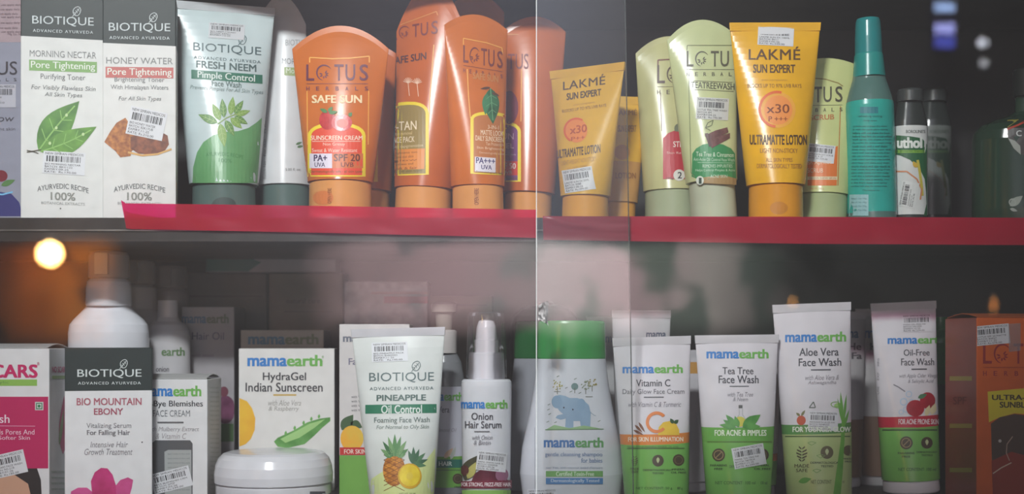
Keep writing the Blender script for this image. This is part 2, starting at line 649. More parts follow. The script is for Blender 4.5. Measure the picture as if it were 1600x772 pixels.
class Carton(Item):
    def __init__(s, label, base, x0, x1, top, d, depth, front, side=None, yaw=0, bands=(), group=None, name='carton', cat='box', z0=None, flap=None, topm=None):
        z0 = (ZU if base == 'U' else ZL) if z0 is None else z0
        k = S * (1 + d)
        yw = math.radians(yaw)
        W = (x1 - x0) * k / math.cos(yw)
        H = (HY - top) * k - z0
        fc = Vector((((x0 + x1) / 2 - 800) * k, d, z0 + 0.0002))
        R = Matrix.Rotation(yw, 4, 'Z')
        M = Matrix.Translation(fc) @ R @ Matrix.Translation((0, depth / 2, 0))
        s.mb = MB()
        side = side or front
        a, b = W / 2, depth / 2
        pyb = HY - z0 / k
        zs = [0.0, H - 0.0005, H]
        cuts = []
        for (y0, y1, c) in bands:
            za, zb = max(0, (pyb - y1) * k), min(H, (pyb - y0) * k)
            cuts.append((za, zb, c))
            zs += [za, zb]
        zs = sorted(set(round(z, 6) for z in zs if 0 <= z <= H))
        for z, z2 in zip(zs, zs[1:]):
            c = cs = None
            for za, zb, cc in cuts:
                if za <= (z + z2) / 2 <= zb:
                    c = cc
            i0 = 0.0 if z < H - 0.0004 else 0.0
            i1 = 0.0005 if abs(z2 - H) < 1e-6 else 0.0
            r0, r1 = rrect(z, a - i0, b - i0), rrect(z2, a - i1, b - i1)
            kk = len(r0)
            for j in range(kk):
                jn = (j + 1) % kk
                my = (r0[j][1] + r0[jn][1]) / 2
                m = c or (front if my < -b * 0.9 else side)
                s.mb.add([r0[j], r0[jn], r1[jn], r1[j]], [(0, 1, 2, 3)], m)
        s.mb.add(rrect(H, a - 0.0005, b - 0.0005), [tuple(range(16))], topm or side)
        s.mb.add(rrect(0, a, b), [tuple(range(16))[::-1]], side)
        s.M, s.k, s.H, s.W, s.depth = M, k, H, W, depth
        s.s = Surf(s.mb, M, lambda x, z: -b, lambda z: (-a * 0.998, a * 0.998), curved=False)
        s.sides = {}
        for nm, ang, half, off in (('right', 90, b, a), ('left', -90, b, a)):
            Rr = Matrix.Rotation(math.radians(ang), 4, 'Z')
            s.sides[nm] = Surf(s.mb, M @ Rr, (lambda o: lambda x, z: -o)(off), (lambda h: lambda z: (-h * 0.998, h * 0.998))(half), curved=False, to_part=Rr)
        s.bodyname = 'carton_body'
        s.name, s.label, s.cat, s.group = name, label, cat, group
        s.flap = flap
        s.root = root(name, label, cat, M, group)
        if flap:
            mb = MB()
            n = 10
            vt, fs = [], []
            for i in range(n + 1):
                t = i / n
                x = -a * 0.96 + 2 * a * 0.96 * t
                for j in range(5):
                    v = j / 4
                    y = b - 0.001 - (depth - 0.003) * (1 - v)
                    z = H + 0.0004 + 0.0032 * math.sin(math.pi * min(1, v * 1.0)) ** 1.2
                    vt.append((x, y, z))
                    vt.append((x, y, z + 0.0004))
            for i in range(n):
                for j in range(4):
                    p = (i * 5 + j) * 2
                    r = p + 10
                    fs += [(p + 1, r + 1, r + 3, p + 3), (p, p + 2, r + 2, r)]
            for i in range(n):
                for p in (i * 10, i * 10 + 8):
                    fs.append((p, p + 10, p + 11, p + 1))
            for j in range(4):
                for p in (j * 2, n * 10 + j * 2):
                    fs.append((p, p + 1, p + 3, p + 2))
            mb.add(vt, fs, flap)
            s.part(mb, 'top_flap')


class Bottle(Item):
    """profile of (py, half width px) from top to bottom on the item's centre line"""

    def __init__(s, label, base, cx, d, prof, body, k_depth=0.8, bodyname='bottle_body', name='bottle', cat='bottle', group=None, lean_top=None, yaw=0, bands=(), n=56):
        z0 = ZU if base == 'U' else ZL
        k = S * (1 + d)
        pyb = HY - z0 / k
        s.pyb, s.k = pyb, k
        top = min(p[0] for p in prof)
        lean = 0
        if lean_top is not None:
            lean = math.atan2(lean_top - cx, pyb - top)
        rb = prof[-1][1] * k
        M = Matrix.Translation(Vector(((cx - 800) * k, d, z0 + 0.9 * rb * abs(math.sin(lean)) + 0.0002))) @ Matrix.Rotation(lean, 4, 'Y') @ Matrix.Rotation(math.radians(yaw), 4, 'Z')
        s.root = root(name, label, cat, M, group)
        s.M, s.kd = M, k_depth
        s.bodyname = bodyname
        s.mb = MB()
        s.pr = sorted([((pyb - y) * k, w * k) for y, w in prof])
        s.pr[0] = (0.0, s.pr[0][1])
        zs = [p[0] for p in s.pr]
        cuts = []
        for (y0, y1, c) in bands:
            za, zb = max(0, (pyb - y1) * k), (pyb - y0) * k
            cuts.append((za, zb, c))
            zs += [za, zb]
        zs = sorted(set(round(z, 6) for z in zs if 0 <= z <= s.pr[-1][0] + 1e-7))
        ms = []
        for z, z2 in zip(zs, zs[1:]):
            c = body
            for za, zb, cc in cuts:
                if za <= (z + z2) / 2 <= zb:
                    c = cc
            ms.append(c)
        lathe(s.mb, [(z, s.r(z)) for z in zs], ms, k=k_depth, n=n)
        s.s = Surf(s.mb, M, s.ys, lambda z: (-s.r(z) * 0.985, s.r(z) * 0.985))

    def r(s, z):
        pr = s.pr
        if z <= pr[0][0]:
            return pr[0][1]
        for (z0, r0), (z1, r1) in zip(pr, pr[1:]):
            if z <= z1:
                return r0 + (r1 - r0) * (z - z0) / max(1e-9, z1 - z0)
        return pr[-1][1]

    def ys(s, x, z):
        r = s.r(z)
        return -s.kd * r * math.sqrt(max(0.0, 1 - min(1.0, (x / r) ** 2)))

    def turned(s, prof, m, name, k=None, n=48):
        mb = MB()
        lathe(mb, sorted([((s.pyb - y) * s.k, w * s.k) for y, w in prof]), m, k=s.kd if k is None else k, n=n)
        return s.part(mb, name)


# ------------------------------------------------------------------ the cabinet
dark = mat((40, 39, 41), 0.5, noise=0.3, scale=9, key='dark_board')


def struct(name, x0, x1, y0, y1, z0, z1, m):
    mb = MB()
    mb.box(x0, x1, y0, y1, z0, z1, m)
    o = mb.build(name)
    o['kind'] = 'structure'
    return o


WB = 0.25
struct('wall_back', -0.62, 0.62, WB, WB + 0.02, -0.26, 0.56, dark)
struct('wall_left', -0.62, -0.60, -0.03, WB, -0.26, 0.56, dark)
struct('wall_right', 0.60, 0.62, -0.03, WB, -0.26, 0.56, dark)
struct('ceiling', -0.62, 0.62, -0.03, WB + 0.02, 0.56, 0.58, dark)
struct('floor', -0.62, 0.62, -0.03, WB + 0.02, -0.28, -0.26, dark)

board = mat((66, 62, 60), 0.55, noise=0.25, scale=14, bump=0.05, key='shelf_board')
edge = mat((52, 48, 48), 0.45, noise=0.4, scale=25, bump=0.1, key='shelf_edge')


def shelf(label, z, th):
    mb = MB()
    mb.box(-0.599, 0.599, 0.0, WB - 0.007, z - th, z, board)
    mb.box(-0.599, 0.599, WB - 0.007, WB, z - th + 0.006, z - 0.003, board)
    o = mb.build('shelf')
    tag(o, label, 'shelf')
    e = MB()
    e.box(-0.599, 0.599, -0.004, 0.0, z - th, z, edge)
    e.box(-0.599, 0.599, -0.0052, -0.004, z - 0.0105, z - 0.0092, mat((120, 116, 112), 0.4, noise=0.3, scale=40, key='edge_bead'))
    c = e.build('front_edge', o)
    return o


shelf('dark shelf board carrying the upper row, red tape along its front', ZU, 0.0185)
shelf('dark shelf board carrying the lower row of white packs', ZL, 0.018)
shelf('unseen shelf board added above the upper row to shade its deeper packs', (HY + 72) * S + 0.0185, 0.0185)  # added out of view to throw shade on the deep upper packs

# red tape
tape = bpy.data.materials.new('red_tape')
tape.use_nodes = True
_nt = tape.node_tree
_p = _nt.nodes['Principled BSDF']
_p.inputs['Base Color'].default_value = rgb((196, 26, 62))
_p.inputs['Roughness'].default_value = 0.28
_n = _nt.nodes.new('ShaderNodeTexNoise')
_n.inputs['Scale'].default_value = 14
_tc = _nt.nodes.new('ShaderNodeTexCoord')
_mp = _nt.nodes.new('ShaderNodeMapping')
_mp.inputs['Scale'].default_value = (1, 1, 6)
_nt.links.new(_tc.outputs['Object'], _mp.inputs['Vector'])
_nt.links.new(_mp.outputs['Vector'], _n.inputs['Vector'])
_b = _nt.nodes.new('ShaderNodeBump')
_b.inputs['Strength'].default_value = 0.25
_b.inputs['Distance'].default_value = 0.002
_nt.links.new(_n.outputs['Fac'], _b.inputs['Height'])
_nt.links.new(_b.outputs['Normal'], _p.inputs['Normal'])
_tr = _nt.nodes.new('ShaderNodeBsdfTransparent')
_tr.inputs[0].default_value = (1.0, 0.03, 0.62, 1)
_mx = _nt.nodes.new('ShaderNodeMixShader')
_mx.inputs[0].default_value = 0.56
_o = _nt.nodes['Material Output']
_nt.links.new(_p.outputs[0], _mx.inputs[1])
_nt.links.new(_tr.outputs[0], _mx.inputs[2])
_nt.links.new(_mx.outputs[0], _o.inputs['Surface'])


def tape_strip(label, top, bot, d, crease=None):
    mb = MB()
    n, m = 90, 8

    def at(line, t):
        x = line[0][0] + t * (line[-1][0] - line[0][0])
        for (xa, ya), (xb, yb) in zip(line, line[1:]):
            if x <= xb + 1e-6:
                return x, ya + (yb - ya) * (x - xa) / (xb - xa)
        return line[-1]
    rnd = random.Random(3)
    ph = [rnd.random() * 6 for _ in range(6)]
    fr, bk, fs = [], [], []
    for i in range(n + 1):
        t = i / n
        (xt, yt), (xb, yb) = at(top, t), at(bot, t)
        for j in range(m + 1):
            v = j / m
            px, py = xt + (xb - xt) * v, yt + (yb - yt) * v
            w = 0.0005 * math.sin(px * 0.021 + ph[0] + 2 * v) + 0.0004 * math.sin(px * 0.05 + ph[1] - 3 * v)
            if crease:
                for (xa, ya), (xc, yc) in zip(crease, crease[1:]):
                    if xa <= px <= xc:
                        w += 0.0022 * math.exp(-((py - (ya + (yc - ya) * (px - xa) / (xc - xa))) / 3.2) ** 2)
            p = P(px, py, d)
            fr.append((p.x, d - 0.0011 - abs(w), p.z))
            bk.append((p.x, d - 0.0008 - abs(w), p.z))
    N = len(fr)
    for i in range(n):
        for j in range(m):
            a = i * (m + 1) + j
            fs.append((a, a + 1, a + m + 2, a + m + 1))
            fs.append((N + a, N + a + m + 1, N + a + m + 2, N + a + 1))
    mb.add(fr + bk, fs, tape, True)
    o = mb.build('tape_strip')
    tag(o, label, 'tape')


tape_strip('red tape strip along the shelf edge below the orange tubes, its torn end glowing pink', [(190, 313), (196, 318), (500, 322), (838, 328)], [(198, 357), (204, 358), (500, 364), (838, 372)], -0.0052)
tape_strip('red tape strip along the shelf edge below the yellow packs, with a shiny crease', [(848, 338), (1240, 339), (1720, 341)], [(849, 375), (1240, 381), (1720, 384)], -0.0052,
           crease=[(855, 341), (890, 351), (940, 356), (990, 359)])

# sliding glass panes
glass = clear_mat('pane_glass', (0.985, 0.995, 0.99), 0.0, 0.004, (0.75, 0.72, 0.74))
gedge = mat((160, 166, 166), 0.25, key='glass_edge')
gedge_d = mat((62, 70, 68), 0.3, key='glass_edge_dark')


def pane(label, x0, x1, y, tilt, em, eside):
    mb = MB()
    th = 0.004
    zt, zb = 0.555, -0.258
    xs = lambda x, z, t: x + t * (z - 0.04)
    tl, tr_ = (tilt if eside == 'l' else 0), (tilt if eside == 'r' else 0)
    f = lambda yy: [(xs(x0, zb, tl), yy, zb), (xs(x1, zb, tr_), yy, zb), (xs(x1, zt, tr_), yy, zt), (xs(x0, zt, tl), yy, zt)]
    mb.add(f(y) + f(y - th), [(0, 1, 2, 3), (7, 6, 5, 4)], glass)
    o = mb.build('glass_pane')
    tag(o, label, 'glass')
    e = MB()
    xe, t = (x0, tl) if eside == 'l' else (x1, tr_)
    w = 0.00025
    vs = [(xs(xe, z, t) + dx, yy, z) for z in (zb, zt) for yy in (y, y - th) for dx in (-w, w)]
    e.add(vs, [(0, 1, 5, 4), (2, 6, 7, 3), (0, 4, 6, 2), (1, 3, 7, 5)], em)
    e.build('ground_edge', o)
    return o


pane('sliding glass pane whose pale upright edge crosses the green shampoo cap, before the yellow packs', (838 - 800) * S * 0.985, 0.598, -0.016, 0.0, gedge, 'l')
pane('sliding glass pane before the white cartons, its dark edge crossing the vitamin C tube', -0.598, (984 - 800) * S * 0.99, -0.009, -0.017, gedge_d, 'r')

# ------------------------------------------------------------------ across the passage: what the glass reflects
GK = 1 + 3.17


def mp(px):
    return (px - 800) * S * GK


wm = bpy.data.materials.new('haze_painted_wall')  # colour zones laid out for the haze reflected in the panes
wm.use_nodes = True
nt = wm.node_tree
pb = nt.nodes['Principled BSDF']
pb.inputs['Roughness'].default_value = 0.9
tc = nt.nodes.new('ShaderNodeTexCoord')
nz = nt.nodes.new('ShaderNodeTexNoise')
nz.inputs['Scale'].default_value = 2.2
nz.inputs['Detail'].default_value = 3
nt.links.new(tc.outputs['Object'], nz.inputs['Vector'])
mxv = nt.nodes.new('ShaderNodeMix')
mxv.data_type = 'VECTOR'
mxv.inputs[0].default_value = 0.12
nt.links.new(tc.outputs['Object'], mxv.inputs[4])
nt.links.new(nz.outputs['Color'], mxv.inputs[5])
sep = nt.nodes.new('ShaderNodeSeparateXYZ')
nt.links.new(mxv.outputs[1], sep.inputs[0])


def ramp(stops):
    mr = nt.nodes.new('ShaderNodeMapRange')
    mr.inputs['From Min'].default_value = mp(0) * 0.88 + 0.06
    mr.inputs['From Max'].default_value = mp(1600) * 0.88 + 0.06
    nt.links.new(sep.outputs['X'], mr.inputs['Value'])
    r = nt.nodes.new('ShaderNodeValToRGB')
    while len(r.color_ramp.elements) < len(stops):
        r.color_ramp.elements.new(0.5)
    for e, (x, c) in zip(r.color_ramp.elements, stops):
        e.position = x / 1600
        e.color = rgb(c)
    nt.links.new(mr.outputs[0], r.inputs['Fac'])
    return r


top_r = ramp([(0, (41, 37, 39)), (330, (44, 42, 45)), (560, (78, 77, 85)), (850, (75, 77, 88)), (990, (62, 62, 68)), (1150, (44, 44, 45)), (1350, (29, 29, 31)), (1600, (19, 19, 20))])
mid_r = ramp([(0, (120, 66, 36)), (50, (214, 116, 44)), (130, (222, 136, 54)), (185, (60, 54, 52)), (470, (80, 76, 78)), (560, (196, 170, 174)), (720, (220, 188, 194)), (850, (214, 198, 201)), (1000, (210, 184, 188)), (1110, (190, 184, 178)), (1190, (120, 116, 114)), (1240, (54, 58, 56)), (1600, (34, 34, 34))])  # pink haze and orange glow put into the wall colour
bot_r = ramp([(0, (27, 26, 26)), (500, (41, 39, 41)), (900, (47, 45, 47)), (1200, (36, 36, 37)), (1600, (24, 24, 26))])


def step(pz0, pz1):
    mr = nt.nodes.new('ShaderNodeMapRange')
    z = lambda p: (HY - p) * S * GK * 0.88 + 0.06
    mr.inputs['From Min'].default_value = z(pz0)
    mr.inputs['From Max'].default_value = z(pz1)
    nt.links.new(sep.outputs['Z'], mr.inputs['Value'])
    return mr


def mixc(f, a, b):
    m = nt.nodes.new('ShaderNodeMix')
    m.data_type = 'RGBA'
    nt.links.new(f.outputs[0], m.inputs[0])
    nt.links.new(a.outputs[0] if a.bl_idname != 'ShaderNodeMix' else a.outputs[2], m.inputs[6])
    nt.links.new(b.outputs[0] if b.bl_idname != 'ShaderNodeMix' else b.outputs[2], m.inputs[7])
    return m


nz2 = nt.nodes.new('ShaderNodeTexNoise')
nz2.inputs['Scale'].default_value = 7.0
nz2.inputs['Detail'].default_value = 2
nt.links.new(tc.outputs['Object'], nz2.inputs['Vector'])
thr = nt.nodes.new('ShaderNodeMapRange')
thr.inputs['From Min'].default_value = 0.48
thr.inputs['From Max'].default_value = 0.60
nt.links.new(nz2.outputs['Fac'], thr.inputs['Value'])
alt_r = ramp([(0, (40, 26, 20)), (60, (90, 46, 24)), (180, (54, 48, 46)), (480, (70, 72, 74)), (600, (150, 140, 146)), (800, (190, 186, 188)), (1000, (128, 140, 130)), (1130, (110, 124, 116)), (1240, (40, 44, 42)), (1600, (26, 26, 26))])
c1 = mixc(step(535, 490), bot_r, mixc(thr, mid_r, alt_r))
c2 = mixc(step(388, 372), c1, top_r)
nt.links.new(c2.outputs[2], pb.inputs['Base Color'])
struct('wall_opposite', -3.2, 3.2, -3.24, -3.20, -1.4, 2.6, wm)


def bulb(label, px, py, r, c, e, stretch=1.0, y=-3.05, name='light_bulb'):
    g = 1 - 2 * 0.016 - y
    k = S * g
    z = (HY - py) * k
    o = root(name, label, 'lamp', Matrix.Translation(((px - 800) * k, y, z)))
    it = Item()
    it.root = o
    mb = MB()
    R = r * k
    lathe(mb, [(R * stretch * math.cos(math.pi * i / 12), R * math.sin(math.pi * i / 12)) for i in range(12, -1, -1)], emit('glow_%d_%d' % (px, py), c, e), n=20)
    it.part(mb, 'glass_envelope')
    mb = MB()
    lathe(mb, [(R * stretch * 0.95, R * 0.5), (R * stretch * 1.5, R * 0.5), (R * stretch * 1.6, R * 0.3)], mat((120, 116, 110), 0.3, key='socket'), n=16)
    it.part(mb, 'socket')
    mb = MB()
    mb.box(-0.002, 0.002, y * 0 - 0.002, 0.002, R * stretch * 1.6, 2.6 - z, mat((30, 30, 30), 0.6, key='cord'))
    it.part(mb, 'cord')


bulb('glowing warm bulb reflected in the glass above the white pump bottle', 76, 396, 18, (255, 196, 116), 170)
bulb('cool white bulb reflected as the brighter spot in the dark glass above the green bottle', 1535, 68, 7, (235, 240, 255), 9)
bulb('dim white bulb reflected as the fainter spot in the dark glass above the green bottle', 1537, 100, 6, (220, 225, 235), 2.2, y=-2.9)
bulb('warm narrow bulb reflected above the wide white tube with a pale green foot', 1238, 472, 3.5, (255, 180, 100), 7, 2.2)
bulb('warm narrow bulb reflected above the orange carton', 1552, 478, 3, (255, 160, 80), 6, 4.0)


def lit_sign():
    y = -3.05
    k = S * (1 - 0.032 - y)
    o = root('lit_sign', 'small lit blue sign with two pale bars reflected above the teal spray bottle', 'sign', Matrix.Translation(((1470 - 800) * k, y, (HY - 45) * k)))
    it = Item()
    it.root = o
    mb = MB()
    mb.box(-17 * k, 17 * k, 0, 0.03, -38 * k, 38 * k, mat((26, 26, 46), 0.4, key='sign_case'))
    mb.box(-0.01, 0.01, 0.02, 0.03, 38 * k, 2.6 - (HY - 45) * k, mat((26, 26, 46), 0.4, key='sign_case'))
    it.part(mb, 'case')
    for a, b, c, e in ((22, 35, (170, 200, 255), 3.2), (-12, 4, (170, 175, 250), 4.0), (-34, -16, (70, 80, 190), 2.2)):
        mb = MB()
        mb.box(-15 * k, 15 * k, 0.03, 0.034, a * k, b * k, emit('lit_bar_%d' % a, c, e))
        it.part(mb, 'lit_bar')


lit_sign()
# ------------------------------------------------------------------ upper shelf: cartons
INK = (70, 72, 76)
GREY = (128, 130, 134)
WHITE = card((226, 226, 228))
WPL = plastic((228, 229, 234))
DKG = card((22, 40, 40))

# grey lavender carton at the cabinet's end, small pink carton lying on it
c = Carton('lavender grey carton with dark blue foot, under the pink carton', 'U', -62, 36, 66, 0.012, 0.045, card((150, 152, 168)), card((120, 120, 132)))
s = c.s
s.text('LOTUS', -62, 27, 96, 117, (60, 58, 66), bold=0.005)
s.text('HERBALS', -60, 26, 122, 127, (80, 78, 88), spacing=2.2)
s.text('Glow', -22, 21, 180, 190, (70, 68, 78), shear=0.2)
s.text('for a radiant skin', -40, 24, 199, 204, (90, 88, 98))
s.oval(2, 275, 10, 9, (120, 30, 46), 1)
s.leaf(2, 290, 24, 281, 9, (88, 130, 74), 2)
s.poly([(-62, 338), (-62, 300), (0, 300), (18, 303), (30, 316), (36, 338)], (48, 52, 118), 1)
s.line([(-30, 302), (4, 304), (20, 300)], 2.5, (120, 190, 230), 2)
sticker(c, 2, 150, 46, 36, 0, ['LOTUS GLOW', 'BATCH: 4A', 'RATE: Rs.310'], bg=(186, 186, 196), seed=4)
c.done()
lav_top = ZU + 0.0002 + c.H
c = Carton('small dusty pink carton lying on the lavender grey carton, covered in fine print', 'U', -60, 39, -30, 0.014, 0.04, card((176, 156, 162)), card((120, 104, 110)), z0=lav_top)
for i, y in enumerate((6, 13, 20, 25, 34, 42, 48)):
    c.s.text('directions for use apply daily', -30, 34 - (i % 3) * 3, y, y + 4, (112, 92, 100))
c.s.text('Mfg. Lic. No.', 12, 36, 52, 56, (112, 92, 100))
c.done()


def toner(label, x0, x1, top, gb, yaw, band, word1, lines, bodycol, sl):
    c = Carton(label, 'U', x0, x1, top, 0.006, 0.030, card((224, 224, 222)), card((196, 196, 196)), yaw=yaw,
               bands=[(top - 30, gb, DKG)], topm=DKG)
    s = c.s
    s.slope = sl
    m = (x0 + x1) / 2
    dx = m - 99
    s.biotique(m - 48, m + 48, gb - 34, gb - 20, (196, 204, 206))
    y = gb + 20
    s.text(word1, m - 52, m + 52, y, y + 10, (120, 122, 122))
    s.rect(m - 53, m + 53, y + 15, y + 32, band, 1)
    s.text('Pore Tightening', m - 50, m + 50, y + 17, y + 31, (228, 232, 222), bold=0.01)
    for t, hw, a, b, sh in lines:
        s.text(t, m - hw, m + hw, y + a, y + b, (104, 106, 108), shear=sh)
    s.text('AYURVEDIC RECIPE', m - 40, m + 40, 287, 295, (96, 98, 100), arc=6, bold=0.01)
    s.text('100%', m - 19, m + 19, 301, 313, (140, 142, 136) , bold=0.02)
    s.text('BOTANICAL EXTRACTS', m - 34, m + 34, 316, 320, (150, 152, 150))
    s.oval(m - 4, 326, 1.2, 1.2, INK, 2, n=8)
    return c


c = toner('white carton with a green leaf picture and a green title band', 38, 159, -14, 60, 14, (122, 166, 92), 'MORNING NECTAR',
          [('Purifying Toner', 35, 36, 47, 0), ('For Visibly Flawless Skin', 50, 54, 63, 0.2), ('All Skin Types', 29, 65, 73, 0.2)], None, 0.035)
s = c.s
G1, G2, GV = mat((92, 150, 50), 0.4, c2=(58, 112, 34), scale=70, key='leaf_print'), mat((112, 166, 60), 0.4, c2=(70, 124, 40), scale=70, key='leaf_print'), (140, 188, 96)
s.leaf(60, 236, 124, 158, 46, G1, 1, GV, -0.05)
s.leaf(63, 237, 151, 198, 36, G2, 3, GV, 0.10)
s.line([(42, 238), (54, 236), (64, 234)], 1.8, (74, 66, 50), 4)
s.line([(42, 235), (52, 237), (60, 240)], 1.4, (74, 66, 50), 4)
for x, y in ((104, 180), (88, 200), (78, 224), (130, 210)):
    s.oval(x, y, 2.2, 2.6, (196, 220, 160), 6, n=10)
sticker(c, 100, 255, 66, 35, 3.5, ['BIO MORNING NECTAR', 'BATCH: BKI1122', 'EXPIRY:09-25', 'RATE:  Rs.170.00'], seed=11)
c.done()

c = toner('white carton with an amber honey picture and a red title band', 164, 272, -4, 70, 12, (190, 96, 90), 'HONEY WATER',
          [('Brightening Toner', 39, 31, 40, 0), ('With Himalayan Waters', 45, 43, 52, 0), ('For All Skin Types', 33, 61, 69, 0.2)], None, 0.012)
s = c.s
H1, H2 = mat((198, 128, 62), 0.35, c2=(140, 78, 40), scale=260, key='honey_print'), mat((150, 86, 56), 0.35, c2=(104, 56, 40), scale=220, key='honey_print')
s.poly([(163, 222), (172, 206), (182, 192), (196, 184), (204, 196), (216, 208), (220, 226), (206, 236), (204, 244), (188, 246), (180, 236)], H1, 1)
s.poly([(204, 214), (224, 206), (248, 204), (262, 212), (264, 226), (256, 238), (236, 242), (216, 240), (204, 232)], H2, 2)
s.line([(200, 238), (222, 243), (246, 241), (268, 233)], 3, (214, 166, 98), 3)
sticker(c, 229, 193, 58, 44, 12, ['BIO HONEY WATER', 'BATCH: B2K17UB', 'EXPIRY:11-25', 'RATE: Rs.210.00'], seed=12)
c.done()

# ------------------------------------------------------------------ upper shelf: tubes
CAPG = plastic((92, 114, 110))
c = Tube('pale mint tube with a neem sprig and a green wave above its grey green cap', 'U', 350, 350, 8, 150, 106, 290, 98, 0.062, plastic((206, 222, 224)), CAPG, yaw=18,
         seam=plastic((200, 206, 210)))
s = c.s
s.slope = 0.075
s.poly([(301, 286), (302, 262), (308, 238), (318, 222), (334, 211), (352, 206), (372, 205), (388, 200), (400, 192), (409, 184), (406, 230), (402, 286)], mat((108, 166, 112), 0.35, c2=(98, 156, 102), scale=30, key='green_wave'), 1)
sticker(c, 354, 49, 56, 24, 4, ['BIO NEEM F/WASH', 'BATCH: BAN21', 'EXPIRY:12-25'], bg=(206, 210, 214), seed=13)
s.biotique(302, 408, 70, 84, (84, 106, 110))
s.text('FRESH NEEM', 307, 400, 98, 109, (82, 104, 104), bold=0.02)
s.rect(299, 410, 113, 127, (52, 118, 96), 1)
s.text('Pimple Control', 309, 398, 114, 128, (222, 232, 228), bold=0.015)
s.text('Face Wash', 331, 377, 127, 136, (90, 112, 108), bold=0.015)
s.text('Prevents Pimples For All Skin Types', 297, 410, 137, 145, (116, 136, 134), shear=0.2)
N1, N2 = (136, 172, 92), (104, 148, 84)
for a in ((340, 192, 310, 179, 13, N2), (344, 188, 332, 162, 12, N1), (350, 184, 347, 154, 11, N2), (360, 180, 364, 151, 11, N1), (366, 178, 380, 157, 10, N2), (368, 180, 391, 173, 9, N1),
          (366, 182, 387, 194, 10, N2), (360, 184, 378, 201, 11, N1), (352, 188, 366, 213, 12, N2), (344, 193, 351, 230, 14, N1)):
    s.leaf(*a[:4], a[4], a[5], 3, (170, 200, 130))
s.line([(340, 194), (354, 184), (370, 178)], 1.6, (150, 180, 110), 5)
s.text('AYURVEDIC RECIPE', 322, 380, 238, 244, (70, 134, 80), arc=3)
s.text('100%', 342, 362, 248, 254, (70, 134, 80))
c.cs.oval(350, 320, 19, 12, mat((58, 74, 72), 0.5, key='cap_recess_shade'), 1)  # recess drawn flat, its shade put into a darker oval
c.done()

c = Tube('plain white tube with a domed top between the mint tube and the orange tubes', 'U', 446, 440, 40, 76, 84, 292, 78, 0.100, plastic((222, 224, 226)), CAPG, arch=46)
s = c.s
s.text('BIOTIQUE', 446, 488, 62, 73, (150, 154, 156))
s.text('MORNING', 441, 484, 92, 101, (128, 132, 132), slope=0.06)
s.rect(444, 484, 106, 119, (150, 170, 110), 1, slope=0.06)
s.text('Morning', 447, 482, 107, 118, (220, 228, 210), slope=0.06)
for i, t in enumerate(('Net Qty', 'M.R.P.', 'For skin', 'Batch No')):
    c.s.vtext(t, 412, 416, 150 + i * 34, 172 + i * 36, (150, 156, 158))
s.leaf(462, 226, 472, 222, 4, (96, 130, 90), 2)
s.leaf(464, 230, 474, 228, 4, (96, 130, 90), 2)
s.text('5.00 fl. oz.', 446, 470, 263, 267, (120, 124, 124))
c.done()

OR = plastic((208, 112, 36), 0.30)
OR2 = plastic((198, 100, 40), 0.30)
PEACH = plastic((228, 158, 90), 0.34)
MAR = (112, 40, 34)
YEL = (240, 214, 44)


def arch_label(s, x0, x1, yt, ys_, yb, fill, rim=5.5, slope=0.0):
    """yellow arched frame with a coloured field, as printed low on the sun tubes"""
    def shape(i):
        m = (x0 + x1) / 2
        w = (x1 - x0) / 2 - i
        pts = [(m + w, yb - i * 0.4)]
        for j in range(13):
            t = math.radians(180 * j / 12)
            q = math.cos(t)
            pts.append((m + w * (abs(q) ** 0.75 * (1 if q > 0 else -1)), ys_ - (ys_ - yt - i) * math.sin(t)))
        pts.append((m - w, yb - i * 0.4))
        return [(x, y + slope * (x - m)) for x, y in pts]
    s.poly(shape(0), YEL, 1)
    s.poly(shape(rim), fill, 2)


def sun_tube(label, cx, cxt, top, wt, wb, capy, capw, d, arch, yaw=0, body=OR, rb=None):
    return Tube(label, 'U', cx, cxt, top, wt, wb, capy, capw, d, body, PEACH, yaw=yaw, arch=arch, group=None, rb=rb)


c = sun_tube('short orange tube with a strawberry picture, frontmost of the orange tubes', 532, 532, 77, 151, 102, 286, 98, 0.03, 36)
s = c.s
FR = (240, 172, 70)
s.line([(484, 98), (484, 90), (520, 92), (548, 91), (577, 88), (577, 98)], 1.8, FR, 2)
s.line([(480, 142), (481, 226)], 1.6, FR, 2)
s.line([(576, 142), (575, 226)], 1.6, FR, 2)
s.lotus(479, 575, 101, 126, (104, 34, 60))
s.text('SAFE SUN', 488, 565, 149, 161, (240, 216, 170), bold=0.03)
arch_label(s, 481, 571, 192, 212, 276, (228, 76, 44))
ST = mat((206, 58, 58), 0.3, c2=(170, 34, 44), scale=160, key='strawberry_print')
s.oval(512, 188, 13, 15, ST, 4)
s.oval(534, 192, 16, 13, mat((222, 92, 92), 0.3, c2=(196, 60, 66), scale=160, key='strawberry_print'), 5)
s.oval(535, 193, 9, 7, (236, 140, 132), 6)
for a in ((512, 176, 500, 170), (513, 175, 520, 167), (514, 177, 528, 175), (545, 182, 550, 176)):
    s.leaf(*a, 6, (70, 128, 60), 6)
s.text('SUNSCREEN CREAM', 486, 566, 212, 219, (246, 222, 200), bold=0.02)
s.line([(488, 221), (563, 221)], 0.8, (246, 222, 200), 3)
s.text('Non Greasy', 505, 539, 223, 229, (246, 214, 196))
s.text('Sweat & Water Resistant', 488, 558, 232, 238, (246, 214, 196))
s.rect(484, 519, 240, 263, (226, 220, 236), 3)
s.text('PA+', 491, 511, 242, 252, (56, 36, 84), bold=0.03)
s.text('UVA', 492, 508, 254, 261, (56, 36, 84), bold=0.02)
s.rect(519, 567, 240, 263, (210, 110, 52), 3)
s.text('SPF 20', 522, 562, 241, 252, (96, 34, 30), bold=0.02)
s.text('UVB', 533, 552, 254, 261, (110, 40, 36), bold=0.02)
s.text('Dermatologically safe - all skin types', 485, 566, 266, 271, (96, 80, 20))
